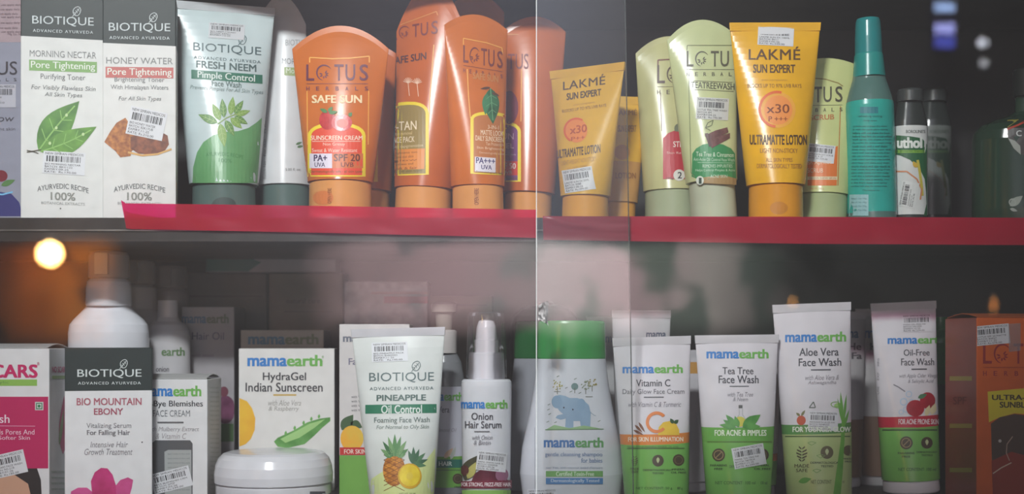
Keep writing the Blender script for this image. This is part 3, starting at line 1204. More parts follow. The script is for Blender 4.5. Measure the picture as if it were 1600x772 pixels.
c.cs.oval(505, 309, 16, 11, mat((214, 124, 62), 0.4, key='cap_recess_shade'), 1)  # flat oval, recess shade put into the colour
c.cs.vtext('OPEN HERE', 512, 518, 294, 318, (140, 76, 34), bold=0.02)
c.done()

c = sun_tube('orange tube half hidden behind the short strawberry one', 560, 560, 84, 118, 104, 300, 98, 0.085, 20, body=OR2)
s = c.s
s.line([(583, 146), (583, 280)], 1.5, FR, 2)
s.poly([(582, 222), (590, 226), (590, 284), (582, 284)], YEL, 2)
c.done()

c = sun_tube('tall orange tube with an olive arch and dandelion puffs', 660, 672, 50, 108, 92, 297, 88, 0.062, 75, yaw=-16, body=OR2)
s = c.s
s.slope = -0.16
s.line([(626, 39), (650, 30), (682, 18), (684, 24)], 1.4, (220, 140, 60), 2)
s.lotus(612, 684, 38, 58, (126, 46, 40), sub=False)
s.line([(678, 70), (672, 150), (670, 200)], 1.6, (236, 176, 90), 2)
s.text('SAFE SUN', 612, 666, 86, 97, (90, 40, 30), bold=0.03)
for x, y in ((638, 130), (652, 131)):
    for a in range(-70, 71, 20):
        t = math.radians(a - 90)
        s.line([(x, y), (x + 8 * math.cos(t), y + 9 * math.sin(t))], 0.9, (238, 200, 170), 3)
    s.line([(x, y), (x + 2, y + 20)], 1.0, (238, 200, 170), 3)
s.slope = 0
arch_label(s, 604, 670, 159, 178, 274, (150, 128, 66), rim=5, slope=-0.03)
s.poly([(611, 234), (664, 232), (663, 264), (611, 266)], (224, 140, 56), 3)
s.slope = -0.06
s.text('de-TAN', 606, 651, 190, 204, (238, 222, 190), bold=0.01)
s.text('tan removal', 618, 644, 206, 211, (226, 200, 140))
s.text('FACE PACK', 612, 648, 214, 223, (238, 222, 190), bold=0.01)
s.text('with depigmentation', 614, 661, 226, 232, (220, 196, 150))
for i, t in enumerate(('Lightens tan', 'Evens out skin', 'glow', 'Hydrates well', 'soft & fair')):
    s.text(t, 616, 652 - (i % 2) * 6, 237 + i * 6, 241 + i * 6, (130, 66, 24))
s.text('safe - all skin types', 611, 660, 266, 270, (96, 80, 20))
c.done()

c = sun_tube('orange tube mostly hidden, its dark domed top peeking above the leaf tube', 742, 742, 20, 92, 82, 297, 80, 0.12, 30, body=OR2)
c.done()

c = sun_tube('orange tube with a green leaf pod above a tan arch', 747, 744, 44, 98, 84, 293, 80, 0.036, 20, yaw=22)
s = c.s
s.slope = 0.16
s.line([(724, 70), (724, 60), (760, 67), (784, 75), (785, 84)], 1.4, FR, 2)
s.lotus(724, 785, 76, 102, (120, 46, 34))
s.line([(730, 108), (732, 150), (735, 185)], 1.5, FR, 2)
s.text('SAFE SUN', 739, 778, 116, 126, (200, 130, 60), bold=0.03)
PODS = mat((52, 116, 74), 0.3, c2=(34, 84, 52), scale=120, key='pod_print')
s.leaf(766, 138, 770, 194, 24, PODS, 4, (110, 170, 120))
s.leaf(760, 146, 758, 180, 12, (60, 130, 86), 5)
s.leaf(766, 137, 750, 139, 4, (90, 60, 40), 5)
s.leaf(768, 145, 780, 150, 4, (90, 60, 40), 5)
arch_label(s, 735, 800, 175, 188, 273, (190, 116, 58), rim=5, slope=0.05)
s.slope = 0.07
s.text('3-IN-1', 762, 779, 196, 202, (240, 214, 180))
s.text('MATTE LOOK', 751, 786, 204, 212, (244, 222, 190), bold=0.01)
s.text('DAILY SUNSCREEN', 743, 786, 213, 221, (244, 222, 190), bold=0.01)
s.text('Tan Protection', 759, 786, 223, 228, (238, 206, 170))
s.text('Skin Brightening', 745, 787, 230, 235, (238, 206, 170))
s.text('Dermatologically tested', 749, 787, 238, 242, (230, 196, 160))
s.rect(742, 774, 246, 269, (226, 222, 234), 3)
s.text('PA+++', 744, 773, 247, 256, (50, 40, 110), bold=0.02)
s.text('UVA', 752, 768, 258, 265, (50, 40, 110), bold=0.02)
s.text('Dermatologically safe', 744, 786, 268, 272, (96, 80, 20))
c.cs.vtext('OPEN HERE', 741, 748, 294, 320, (150, 80, 36), bold=0.02)
c.done()

c = sun_tube('orange tube with a violet arch panel behind the leaf tube', 824, 836, 50, 96, 82, 304, 74, 0.09, 22, body=OR2)
s = c.s
s.line([(786, 62), (790, 54), (810, 54)], 1.4, (214, 140, 70), 2)
s.text('LOTUS', 770, 826, 84, 108, (124, 44, 40))
s.line([(815, 108), (814, 190)], 1.4, FR, 2)
s.oval(796, 168, 14, 26, (120, 40, 60), 2)
arch_label(s, 752, 814, 190, 206, 284, (128, 70, 124), rim=5)
s.text('SUN', 778, 803, 208, 218, (214, 180, 200))
s.text('GEL', 782, 803, 224, 232, (226, 200, 212))
s.text('broad spectrum', 770, 806, 240, 244, (206, 176, 196))
s.rect(757, 809, 252, 274, (206, 60, 52), 3)
s.text('SPF 50', 778, 806, 255, 264, (246, 226, 220), bold=0.02)
s.text('UVB', 786, 800, 267, 272, (246, 226, 220))
s.text('all skin types', 784, 808, 277, 281, (96, 80, 20))
c.done()

# yellow tubes
YB = plastic((244, 184, 36), 0.32)
YB2 = plastic((234, 180, 56), 0.34)
YCAP = plastic((228, 160, 58), 0.34)


def expert(s, cx, y, k, sl, ink=(88, 62, 24), long=True):
    s.slope = sl
    X = lambda v: cx + v * k
    s.text('LAKMÉ', X(-40), X(40), y(0), y(21), ink, bold=0.012, spacing=1.05)
    s.text('SUN EXPERT', X(-33), X(32), y(29), y(42), ink, bold=0.035)
    s.text('even complexion', X(-20), X(20), y(52), y(56), (190, 142, 50))
    s.text('BLOCKS UP TO 97% UVB RAYS', X(-42), X(42), y(60), y(66), (150, 104, 34), bold=0.01)


c = Tube('tilted yellow tube with an orange sun disc, its white price sticker near the foot', 'U', 914, 917, 106, 112, 78, 308, 72, 0.04, YB2, YCAP, yaw=-34, seam=YB2)
s = c.s
expert(s, 913, lambda v: 120 + v * 0.78, 0.82, -0.14)
s.oval(901, 204, 17, 19, (240, 140, 62), 2)
s.ring(901, 204, 17, 20, (228, 100, 44), 3, 120, 300)
s.text('x30', 891, 917, 196, 208, (190, 84, 34), bold=0.02)
s.text('P++', 893, 914, 213, 219, (190, 84, 34), bold=0.02)
s.text('ULTRAMATTE LOTION', 871, 938, 230, 243, (104, 74, 30), bold=0.035)
s.text('LIGHT-WEIGHT NON STICKY', 878, 931, 248, 255, (176, 128, 46))
s.text('ALL SKIN TYPES', 886, 918, 260, 265, (176, 128, 46))
sticker(c, 904, 281, 47, 36, -9, ['LAKME SUN EX 50ML', 'BATCH: B088', 'EXPIRY:08-26', 'RATE: Rs.299.00'], seed=14)
c.done()

c = Tube('small yellow tube with a tan foot, tucked behind the tilted yellow one', 'U', 968, 975, 153, 70, 54, 318, 48, 0.085, YB2, YCAP, seam=YB2, bands=[(255, 318, plastic((206, 152, 84)))])
s = c.s
s.text('LAKMÉ', 962, 995, 170, 180, (176, 122, 40), bold=0.02)
s.text('SUN EXPERT', 966, 994, 196, 206, (160, 112, 40), bold=0.03)
s.oval(972, 238, 12, 12, (206, 140, 60), 2)
s.text('LOTION', 962, 993, 270, 279, (150, 96, 48), bold=0.03)
c.done()

# cream tubes
CR = plastic((208, 206, 150), 0.30)
CRC = plastic((176, 186, 152), 0.30)
c = Tube('cream tube with a red arch panel behind the tea tree cream tube', 'U', 1050, 1046, 84, 106, 88, 300, 84, 0.082, CR, CRC, arch=26)
s = c.s
s.line([(1028, 102), (1028, 94), (1066, 92)], 2.0, (118, 56, 50), 2)
s.lotus(1027, 1120, 102, 130, (86, 62, 52), only='LO')
s.line([(1032, 145), (1034, 205)], 1.2, (112, 82, 62), 2)
s.poly([(1036, 280), (1036, 216), (1044, 208), (1060, 202), (1080, 200), (1090, 280)], (186, 36, 48), 2)
s.leaf(1054, 205, 1068, 192, 12, (110, 116, 90), 3)
s.text('STRAWBERRY', 1052, 1110, 221, 230, (236, 214, 206), bold=0.02)
s.text('Skin Refining', 1042, 1080, 237, 242, (226, 180, 172))
s.oval(1061, 274, 9, 9, (222, 220, 210), 4)
s.text('2', 1059, 1065, 269, 279, (50, 50, 56), layer=5, bold=0.02)
s.text('100g', 1041, 1052, 277, 281, (70, 60, 50))
c.done()

c = Tube('cream tube with a green arch panel and a cinnamon bark picture', 'U', 1116, 1096, 62, 108, 80, 287, 72, 0.036, plastic((204, 212, 160), 0.28), plastic((196, 204, 178), 0.26), arch=28)
s = c.s
s.line([(1073, 79), (1074, 71), (1143, 71)], 1.2, (120, 124, 84), 2)
s.lotus(1073, 1156, 80, 104, (92, 90, 72), only='LOTU')
s.line([(1076, 118), (1080, 270), (1086, 277)], 1.0, (120, 130, 90), 2)
s.line([(1082, 126), (1144, 129)], 0.9, (110, 110, 84), 2)
s.line([(1084, 140), (1146, 143)], 0.9, (110, 110, 84), 2)
s.text('TEATREEWASH', 1080, 1147, 129, 139, (84, 84, 68), bold=0.015, slope=0.05)
sticker(c, 1113, 170, 50, 34, 3, ['LOTUS TEA TREE WASH', 'BATCH: 6M', 'EXPIRY:04-25', 'RATE:  Rs.195.00'], bg=(206, 208, 206), seed=15)
s.poly([(1081, 276), (1082, 240), (1088, 232), (1098, 226), (1114, 223), (1130, 226), (1142, 232), (1148, 240), (1150, 282), (1090, 280)], (52, 142, 84), 2)
BK = mat((122, 82, 80), 0.5, c2=(92, 58, 58), scale=200, key='bark_print')
s.poly([(1101, 212), (1118, 204), (1136, 199), (1138, 207), (1122, 214), (1108, 222)], BK, 4)
s.poly([(1108, 222), (1124, 213), (1140, 208), (1140, 216), (1126, 224), (1112, 232)], BK, 5)
s.poly([(1101, 209), (1106, 208), (1112, 228), (1108, 230)], (92, 62, 60), 6)
s.line([(1102, 200), (1106, 192), (1114, 188), (1112, 196), (1102, 200), (1110, 204)], 1.2, (110, 118, 84), 4)
s.text('Tea Tree & Cinnamon', 1088, 1146, 238, 245, (214, 232, 210), slope=0.03)
s.text('Anti-Acne Oil Control Face Wash', 1084, 1147, 247, 252, (190, 220, 194), slope=0.02)
s.line([(1090, 254), (1146, 255)], 0.8, (160, 206, 170), 4)
s.text('REMOVES IMPURITIES', 1098, 1144, 257, 262, (196, 222, 198))
s.text('Helps Control Pimples & Acne', 1087, 1148, 264, 269, (190, 220, 194))
s.text('ACNE SKIN', 1110, 1136, 273, 278, (196, 222, 198))
s.poly([(1092, 278), (1110, 276), (1130, 274), (1150, 279), (1150, 289), (1092, 286)], (170, 140, 92), 3)
s.oval(1094, 282, 6, 7, (218, 226, 214), 5)
s.text('1', 1093, 1096, 278, 287, (60, 80, 66), layer=6, bold=0.02)
c.done()

c = Tube('large yellow tube with an orange sun ring, its price sticker over the crimped top', 'U', 1212, 1211, 37, 142, 90, 291, 84, 0.025, YB, plastic((232, 158, 40), 0.3), seam=YB)
s = c.s
expert(s, 1210, lambda v: 73 + v * 0.97, 1.0, 0.005, ink=(96, 64, 22))
sticker(c, 1212, 57, 56, 29, 3, ['LAKME SUN EX 100ML', 'BATCH: B011', 'EXPIRY:06-26', 'RATE: Rs.549.00'], seed=16)
s.oval(1216, 172, 22, 23, (242, 150, 74), 2)
s.oval(1216, 172, 27, 28, (240, 172, 64), 1)
s.ring(1214, 171, 25, 29, (230, 104, 44), 3, 95, 285)
s.text('x30', 1198, 1233, 163, 177, (132, 64, 36), layer=4, bold=0.01)
s.text('P +++', 1201, 1230, 182, 190, (150, 70, 34), layer=4, bold=0.02)
s.text('ULTRAMATTE LOTION', 1172, 1260, 211, 226, (92, 64, 26), bold=0.04)
s.text('LIGHT NON-STICKY', 1188, 1246, 232, 239, (164, 112, 34), bold=0.02)
s.text('ALL SKIN TYPES', 1197, 1238, 247, 253, (170, 116, 34), bold=0.02)
s.text('DERMATOLOGICALLY TESTED', 1183, 1252, 256, 263, (170, 116, 34), bold=0.02)
c.cs.oval(1217, 325, 14, 10, mat((206, 134, 36), 0.4, key='cap_recess_shade'), 1)  # darker oval painted for the shade of a recess
c.done()

c = Tube('pale lime cream tube with an orange apricot panel, behind the large yellow tube', 'U', 1284, 1294, 104, 100, 80, 306, 76, 0.06, plastic((212, 218, 150), 0.3), plastic((176, 190, 140), 0.3), arch=11)
s = c.s
s.line([(1268, 122), (1290, 124), (1310, 130), (1317, 135)], 1.5, (150, 130, 70), 2)
s.lotus(1236, 1316, 136, 160, (84, 80, 62), only='TUS', slope=-0.02)
s.text('APRISCRUB', 1240, 1303, 180, 188, (196, 118, 66), bold=0.02, slope=-0.05)
s.line([(1313, 166), (1309, 290)], 1.4, (196, 128, 66), 2)
s.poly([(1262, 254), (1285, 240), (1309, 228), (1307, 290), (1262, 290)], (226, 120, 50), 2)
sticker(c, 1283, 240, 42, 28, 6, ['LOTUS APRICOT SCRUB', 'BATCH: B-39', 'RATE: Rs.235.00'], seed=17)
s.text('Fresh Apricot', 1252, 1299, 251, 259, (246, 220, 190), slope=-0.03, layer=5)
s.text('SCRUB', 1262, 1286, 263, 270, (246, 216, 186), layer=5)
s.rect(1262, 1308, 276, 281, (228, 216, 176), 3)
s.text('GLOW NEW SKIN', 1264, 1306, 277, 280, (180, 80, 50))
s.text('Net Wt. 100 g', 1266, 1287, 293, 297, (200, 140, 80))
c.done()

# teal spray bottle
TEAL = plastic((30, 158, 150), 0.32)
tcl = mat((88, 124, 118), 0.12, key='teal_clear')
c = Bottle('teal spray bottle with a tall tapered cap and lines of small print', 'U', 1363, 0.05, [(341, 37), (330, 38), (168, 37), (160, 36), (152, 34), (138, 30), (126, 26), (120, 25)], tcl, 0.85, lean_top=1358,
           bands=[(161, 334, plastic((48, 176, 164), 0.35))], name='spray_bottle', cat='bottle')
c.turned([(122, 25), (88, 22), (86, 21)], plastic((38, 150, 144), 0.35), 'collar', 1)
c.turned([(86, 21), (60, 20.5), (36, 19), (31, 17.5), (30, 14)], plastic((34, 138, 140), 0.3), 'cap', 1)
s = c.s
s.rect(1344, 1372, 167, 177, (34, 128, 138), 1)
s.text('refreshing cooling', 1341, 1378, 180, 184, (22, 92, 92))
s.text('body spray', 1350, 1370, 187, 190, (22, 92, 92))
rnd = random.Random(5)
wd = 'cools and soothes the skin shake well before use keep away from heat spray evenly over the face avoid contact with eyes store in a dry place'.split()
for i in range(19):
    t = ' '.join(rnd.choice(wd) for _ in range(6))
    s.text(t, 1333 - i * 0.15, 1393 - rnd.random() * 8, 196 + i * 5.2, 199 + i * 5.2, (16, 96, 96), bold=0.02)
s.text('Marketed by', 1348, 1374, 296, 299, (16, 96, 96))
s.rect(1328, 1357, 304, 337, (150, 196, 200), 1)
for i in range(4):
    s.text('Batch No Mfg', 1331, 1354, 309 + i * 6, 312 + i * 6, (90, 140, 146))
c.done()

# antiseptic bottles
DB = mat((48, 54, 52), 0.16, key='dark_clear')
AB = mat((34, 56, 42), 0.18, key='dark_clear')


def antiseptic(label, cx, d, w, dim):  # dim: copy with shade put into body, label and lettering colours
    c = Bottle(label, 'U', cx, d, [(341, w), (200, w), (190, w * 0.96), (172, w * 0.80), (160, w * 0.7)], DB, 0.7, name='antiseptic_bottle',
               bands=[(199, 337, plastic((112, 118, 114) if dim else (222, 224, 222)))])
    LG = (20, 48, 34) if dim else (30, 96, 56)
    c.turned([(160, w * 0.74), (144, w * 0.74), (141, w * 0.68)], mat((62, 66, 66), 0.3, key='cap'), 'cap', 1)
    s = c.s
    x0, x1 = cx - w * 0.97, cx + w * 0.97
    W = x1 - x0
    X = lambda u: x0 + u * W
    s.poly([(X(0), 211), (X(0.5), 213), (X(0.85), 216), (X(1), 226), (X(1), 337), (X(0.97), 300), (X(0.93), 280), (X(0.80), 266), (X(0.5), 250), (X(0.2), 243), (X(0), 241)], LG, 1)
    s.poly([(X(0.93), 276), (X(1), 270), (X(1), 337), (X(0.90), 337), (X(0.985), 318), (X(0.985), 300)], LG, 2)
    s.text("BOROLINE'S", X(0.38), X(0.94), 203, 208, (50, 66, 56), bold=0.01)
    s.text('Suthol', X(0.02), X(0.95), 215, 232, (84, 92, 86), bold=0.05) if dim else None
    if not dim:
        s.text('uthol', X(0.13), X(0.84), 215, 231, (232, 236, 230), bold=0.05)
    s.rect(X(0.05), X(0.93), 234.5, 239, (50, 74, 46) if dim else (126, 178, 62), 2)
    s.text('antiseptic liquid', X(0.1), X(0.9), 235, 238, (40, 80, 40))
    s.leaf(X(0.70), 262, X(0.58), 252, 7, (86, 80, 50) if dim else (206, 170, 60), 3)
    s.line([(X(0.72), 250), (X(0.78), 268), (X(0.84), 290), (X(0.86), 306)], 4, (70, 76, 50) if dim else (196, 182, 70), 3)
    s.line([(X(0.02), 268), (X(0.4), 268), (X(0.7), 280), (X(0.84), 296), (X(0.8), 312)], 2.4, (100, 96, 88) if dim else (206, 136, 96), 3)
    return c


c = antiseptic('dark antiseptic bottle with a green and white label beside the teal spray bottle', 1422, 0.055, 27, False)
sticker(c, 1420, 304, 40, 26, -80, ['ANTISEPTIC LIQ', 'BATCH: 21', 'RATE: Rs.46'], bg=(214, 216, 214), seed=18)
c.done()
c = antiseptic('antiseptic bottle with shade painted into its colours, behind the bright green and white one', 1459, 0.19, 27, True)
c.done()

# dark green bottle at the end
c = Bottle('big dark green bottle with broad round shoulders and a dark leaf emblem label', 'U', 1606, 0.055, [(341, 84), (330, 86), (222, 86), (208, 83), (198, 74), (190, 56), (183, 34), (176, 20), (150, 19)], mat((36, 58, 44), 0.10, key='green_glass'), 0.62, name='bottle')
c.turned([(152, 22), (112, 22), (109, 20)], mat((30, 34, 32), 0.3, key='cap'), 'cap', 1)
s = c.s
s.poly([(1573, 190), (1630, 184), (1630, 240), (1598, 242), (1584, 232), (1575, 216)], (52, 46, 44), 1)
s.poly([(1574, 188), (1592, 187), (1574, 200)], (150, 140, 60), 2)
s.line([(1574, 202), (1590, 196), (1606, 188)], 3, (176, 62, 44), 3)
s.text('C', 1588, 1596, 204, 213, (190, 192, 188), bold=0.02)
s.poly([(1575, 216), (1586, 220), (1594, 228), (1595, 242), (1584, 232)], (150, 154, 146), 3)
s.leaf(1578, 322, 1598, 306, 12, (140, 148, 138), 2)
s.ring(1582, 316, 4, 6, (150, 156, 148), 3, n=14)
s.leaf(1578, 326, 1590, 330, 5, (150, 156, 148), 3)
c.done()
# ------------------------------------------------------------------ lower shelf: cartons
c = Carton('white and magenta carton with a price sticker, beside the dark green topped carton', 'L', -130, 77, 545, 0.03, 0.05, WHITE, card((206, 206, 206)), flap=card((190, 190, 190)))
s = c.s
s.text('NO SCARS', -84, 58, 570, 590, (196, 30, 98), bold=0.035)
s.text('®', 58, 62, 566, 571, (196, 30, 98))
s.rect(-86, 58, 593, 603, (140, 186, 84), 1)
s.text('salicylic', -20, 14, 595, 601, (110, 150, 70))
s.rect(-130, 75.5, 620, 732, (188, 24, 92), 1)
s.rect(55, 68, 628, 641, (206, 212, 208), 3)
s.rect(56.5, 66.5, 629.5, 639.5, (60, 120, 84), 4)
s.rect(58, 65, 631, 638, (206, 212, 208), 5)
s.oval(61.5, 634.5, 2.4, 2.4, (40, 128, 76), 6, n=10)
s.text('Face wash', -64, 15, 648, 661, (236, 214, 226), bold=0.01)
s.line([(-60, 665), (55, 666)], 0.9, (226, 160, 192), 3)
s.text('Cleanses Pores Fills Pores And', -80, 54, 671, 679, (236, 200, 218))
s.text('gives Clearer Softer Skin', -66, 47, 681, 689, (236, 200, 218))
s.poly([(-130, 790), (-130, 732), (58, 732), (64, 750), (66, 790)], (40, 34, 36), 1)
s.poly([(-110, 790), (-100, 745), (-40, 735), (20, 740), (44, 756), (52, 790)], (206, 160, 134), 2)
sticker(c, 12, 726, 58, 36, -13, ['NO SCARS FACE WASH', 'BATCH: NS-21B', 'EXPIRY:01-26', 'RATE: Rs.185.00'], seed=21)
r = c.sides['right']
r.text('NO SCARS', 81, 103, 573, 582, (186, 84, 120), bold=0.03)
r.rect(81, 104, 587, 592, (134, 160, 96), 1)
r.leaf(98, 710, 100, 618, 14, (176, 52, 96), 2)
r.leaf(92, 696, 99, 640, 5, (120, 140, 84), 3)
for i in range(4):
    r.text('Ingredients and dosage', 80, 102, 735 + i * 9, 740 + i * 9, (120, 146, 120))
c.done()

c = Carton('white carton with a dark green top band and a magenta flower, before the pump bottle', 'L', 107, 233, 544, 0.012, 0.045, card((230, 230, 232)), card((206, 206, 210)), yaw=15, bands=[(520, 611, DKG)], topm=DKG)
s = c.s
s.slope = -0.004
s.biotique(121, 221, 577, 590, (214, 222, 222), bold=0.006)
s.text('BIO MOUNTAIN', 120, 221, 622, 633, (176, 96, 112), bold=0.02)
s.text('EBONY', 147, 192, 638, 648, (170, 84, 104), bold=0.02)
s.text('Vitalizing Serum', 135, 205, 661, 671, (124, 120, 126))
s.text('For Falling Hair', 136, 203, 672, 682, (104, 100, 106), bold=0.02)
s.text('Intensive Hair', 141, 199, 690, 699, (140, 136, 142), shear=0.2)
s.text('Growth Treatment', 131, 206, 701, 711, (136, 132, 138), shear=0.2)
s.oval(222, 691, 1.2, 1.2, INK, 2, n=8)
PK = mat((206, 52, 128), 0.4, c2=(176, 34, 96), scale=70, key='petal_print')
PK2 = mat((214, 84, 150), 0.4, c2=(190, 56, 120), scale=70, key='petal_print')
s.poly([(144, 772), (142, 752), (148, 738), (158, 731), (168, 732), (176, 742), (181, 758), (182, 780), (160, 785)], PK, 3)
s.poly([(176, 790), (180, 760), (188, 750), (200, 746), (208, 750), (206, 762), (198, 790)], PK2, 2)
s.poly([(111, 768), (122, 762), (136, 762), (146, 770), (150, 790), (108, 790)], PK2, 2)
c.done()

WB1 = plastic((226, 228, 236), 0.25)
DWB = plastic((196, 192, 192), 0.35)  # white bottle plastic with shade put into its colour


def pump(label, cx, d, k, body, capm, group=None, word=False):
    X = lambda w: w * k
    y = lambda v: HY - (HY - v) * k if v < HY else HY + (v - HY)
    prof = [(790, X(60)), (786, X(62)), (520, X(62)), (508, X(60)), (500, X(54)), (488, X(42)), (480, X(35)), (478, X(33))]
    prof = [((HY + (v - HY) * k) if v < 700 else v, w) for v, w in prof]
    prof[0] = (HY + (790 - HY) / (1 + d) * 1.0, prof[0][1])
    prof[1] = (prof[0][0] - 4, prof[1][1])
    c = Bottle(label, 'L', cx, d, sorted(prof), body, 0.75, name='pump_bottle', group=group)
    yy = lambda v: HY + (v - HY) * k
    c.turned([(yy(479), X(34)), (yy(476), X(35)), (yy(450), X(34)), (yy(441), X(32.5)), (yy(437), X(29))], body, 'collar', 1)
    c.turned([(yy(437), X(27)), (yy(434), X(31)), (yy(400), X(31)), (yy(395), X(29)), (yy(393), X(24))], capm, 'pump_head', 1)
    mb = MB()
    kk = c.k
    z = lambda v: (c.pyb - yy(v)) * kk
    mb.box(-10 * kk * k, 10 * kk * k, -0.021 * k, -0.012 * k, z(431), z(398), capm)
    c.part(mb, 'nozzle')
    return c


c = pump('white pump bottle with a grey pump head, standing behind the dark green topped carton', 170, 0.085, 1.0, WB1, plastic((176, 168, 164), 0.3))
c.done()
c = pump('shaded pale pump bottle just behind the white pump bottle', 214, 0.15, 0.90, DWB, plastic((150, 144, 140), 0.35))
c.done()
c = pump('shaded grey pump bottle deepest of the three, before the dark carton', 266, 0.193, 0.84, plastic((160, 156, 156), 0.35), plastic((140, 136, 134), 0.35))  # third copy of the white bottle, deeper shade put into its colours
c.done()

# carton with a window
c = Carton('white face cream carton with a cut out window and a slanted price sticker', 'L', 214, 324, 593, 0.042, 0.05, WHITE, card((206, 206, 206)), yaw=0, flap=card((196, 196, 196)))
s = c.s
s.slope = 0.0
s.mama(222, 314, 603, 619)
s.text('BBye Blemishes', 233, 317, 626, 638, (56, 58, 66), bold=0.015)
s.text('FACE CREAM', 239, 297, 641, 651, (116, 120, 126))
s.rect(246, 287, 659, 661.5, (92, 92, 96), 2)
s.text('with Mulberry Extract', 228, 310, 667, 676, (160, 156, 160), shear=0.2)
s.text('& Vitamin C', 243, 290, 677, 686, (160, 156, 160), shear=0.2)
pts = [(240, 800), (238, 692), (243, 688), (297, 688), (301, 693), (301, 800)]
s.poly(pts, mat((88, 90, 94), 0.3, key='window_dark'), 1)
s.poly([(258, 800), (257, 706), (263, 703), (299, 703), (299.5, 800)], mat((168, 172, 172), 0.3, key='tube_in_window'), 2)
for i in range(9):
    s.text('apply evenly on face neck', 262, 297, 708 + i * 7, 711 + i * 7, (120, 126, 126))
sticker(c, 268, 750, 62, 32, -14, ['BBYE BLEMISHES CRM', 'BATCH: 07SP', 'EXPIRY:03-26', 'RATE: Rs.599.00'], seed=22)
r = c.sides['right']
for i in range(24):
    r.text('Directions for use apply daily', 328, 342, 604 + i * 7.2, 608 + i * 7.2, (150, 158, 150))
c.done()

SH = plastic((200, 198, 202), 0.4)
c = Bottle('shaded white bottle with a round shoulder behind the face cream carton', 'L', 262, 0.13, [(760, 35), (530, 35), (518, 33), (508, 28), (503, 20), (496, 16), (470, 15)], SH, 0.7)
s = c.s
s.text('earth', 253, 288, 543, 556, (96, 128, 84), bold=0.03)
s.text('onion', 244, 264, 573, 581, (84, 82, 90), bold=0.02)
c.done()
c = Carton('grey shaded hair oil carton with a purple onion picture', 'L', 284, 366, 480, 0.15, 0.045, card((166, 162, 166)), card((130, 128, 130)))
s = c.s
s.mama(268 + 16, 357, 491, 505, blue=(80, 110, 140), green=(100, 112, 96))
s.text('Hair Oil', 300, 350, 519, 531, (96, 92, 112), bold=0.01)
s.text('with onion', 300, 334, 552, 558, (130, 120, 130))
s.oval(352, 640, 16, 22, mat((120, 66, 98), 0.35, c2=(96, 46, 76), scale=120, key='onion_print'), 1)
s.oval(350, 612, 7, 8, (112, 52, 70), 2)
s.rect(285, 365, 662, 690, (90, 130, 80), 1)
c.done()

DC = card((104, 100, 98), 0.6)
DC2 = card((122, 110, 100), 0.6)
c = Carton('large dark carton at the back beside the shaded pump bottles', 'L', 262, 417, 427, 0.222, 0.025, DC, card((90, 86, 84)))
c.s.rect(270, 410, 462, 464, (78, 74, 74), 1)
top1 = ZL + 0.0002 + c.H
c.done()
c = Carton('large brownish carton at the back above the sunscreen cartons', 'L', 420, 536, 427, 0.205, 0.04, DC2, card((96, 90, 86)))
c.s.text('natural care', 448, 500, 466, 474, (84, 72, 66), bold=0.02)
c.s.rect(444, 520, 486, 488, (96, 84, 76), 1)
c.done()
c = Carton('flat teal and white packet lying on the dark cartons below the upper shelf', 'L', 322, 524, 403, 0.21, 0.035, card((206, 198, 200)), card((150, 146, 146)), z0=top1, bands=[])
c.s.poly([(322, 402), (388, 402), (408, 410), (388, 424), (322, 424)], (70, 140, 128), 1)
c.done()

# sunscreen cartons
c = Carton('white sunscreen carton with a yellow fruit and an aloe leaf, behind the white jar', 'L', 374, 522, 545, 0.098, 0.04, card((228, 226, 224)), card((160, 156, 154)), yaw=4)
s = c.s
s.mama(387, 503, 555, 572, slope=0.0)
s.text('®', 503, 506, 556, 560, (100, 175, 75))
s.text('HydraGel', 411, 478, 582, 598, (58, 58, 64), bold=0.015)
s.text('Indian Sunscreen', 384, 504, 598, 612, (62, 62, 68), bold=0.015)
s.rect(427, 463, 616, 618.5, (206, 172, 92), 2)
s.text('with Aloe Vera', 418, 470, 625, 634, (166, 164, 160), shear=0.2)
s.text('& Raspberry', 419, 466, 635, 644, (166, 164, 160), shear=0.2)
s.poly([(374, 622), (386, 627), (394, 638), (399, 654), (398, 672), (392, 686), (384, 694), (374, 698)], mat((240, 190, 52), 0.4, c2=(228, 164, 40), scale=40, key='fruit_print'), 1)
AL = mat((112, 172, 92), 0.35, c2=(76, 138, 62), scale=60, key='aloe_print')
s.poly([(428, 690), (434, 684), (460, 672), (480, 660), (500, 654), (516, 652), (516, 658), (504, 668), (492, 680), (476, 694), (450, 700), (434, 698)], AL, 1)
s.poly([(438, 686), (462, 674), (484, 662), (508, 655), (492, 668), (468, 684), (446, 692)], (160, 204, 130), 2)
for x, y in ((446, 678), (460, 670), (474, 662), (486, 656), (498, 652)):
    s.leaf(x, y + 2, x + 1, y - 5, 4, (112, 172, 92), 2)
c.done()
c = Carton('sunscreen carton, shade painted into its colours, peeking above the white sunscreen carton', 'L', 376, 506, 516, 0.146, 0.04, card((176, 168, 160)), card((130, 126, 122)))  # same carton again, shade put into its card and print
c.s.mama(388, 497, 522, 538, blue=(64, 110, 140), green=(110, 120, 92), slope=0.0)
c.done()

# jar
WJ = plastic((226, 226, 232), 0.25)
c = Bottle('white cream jar with a wide rounded lid at the very front', 'L', 428, 0.046, [(790, 80), (786, 86), (770, 89), (756, 89), (753, 86)], WJ, 1.0, name='cream_jar', cat='jar', bodyname='jar_body')
c.s.rect(484, 508, 768, 777, (90, 92, 100), 1)
c.turned([(753.5, 88), (752, 91), (740, 91.5), (726, 89.5), (715, 85), (708, 78), (705.5, 70), (704.6, 50), (704.2, 25), (704, 1)], WJ, 'lid', 1, n=72)
c.done()

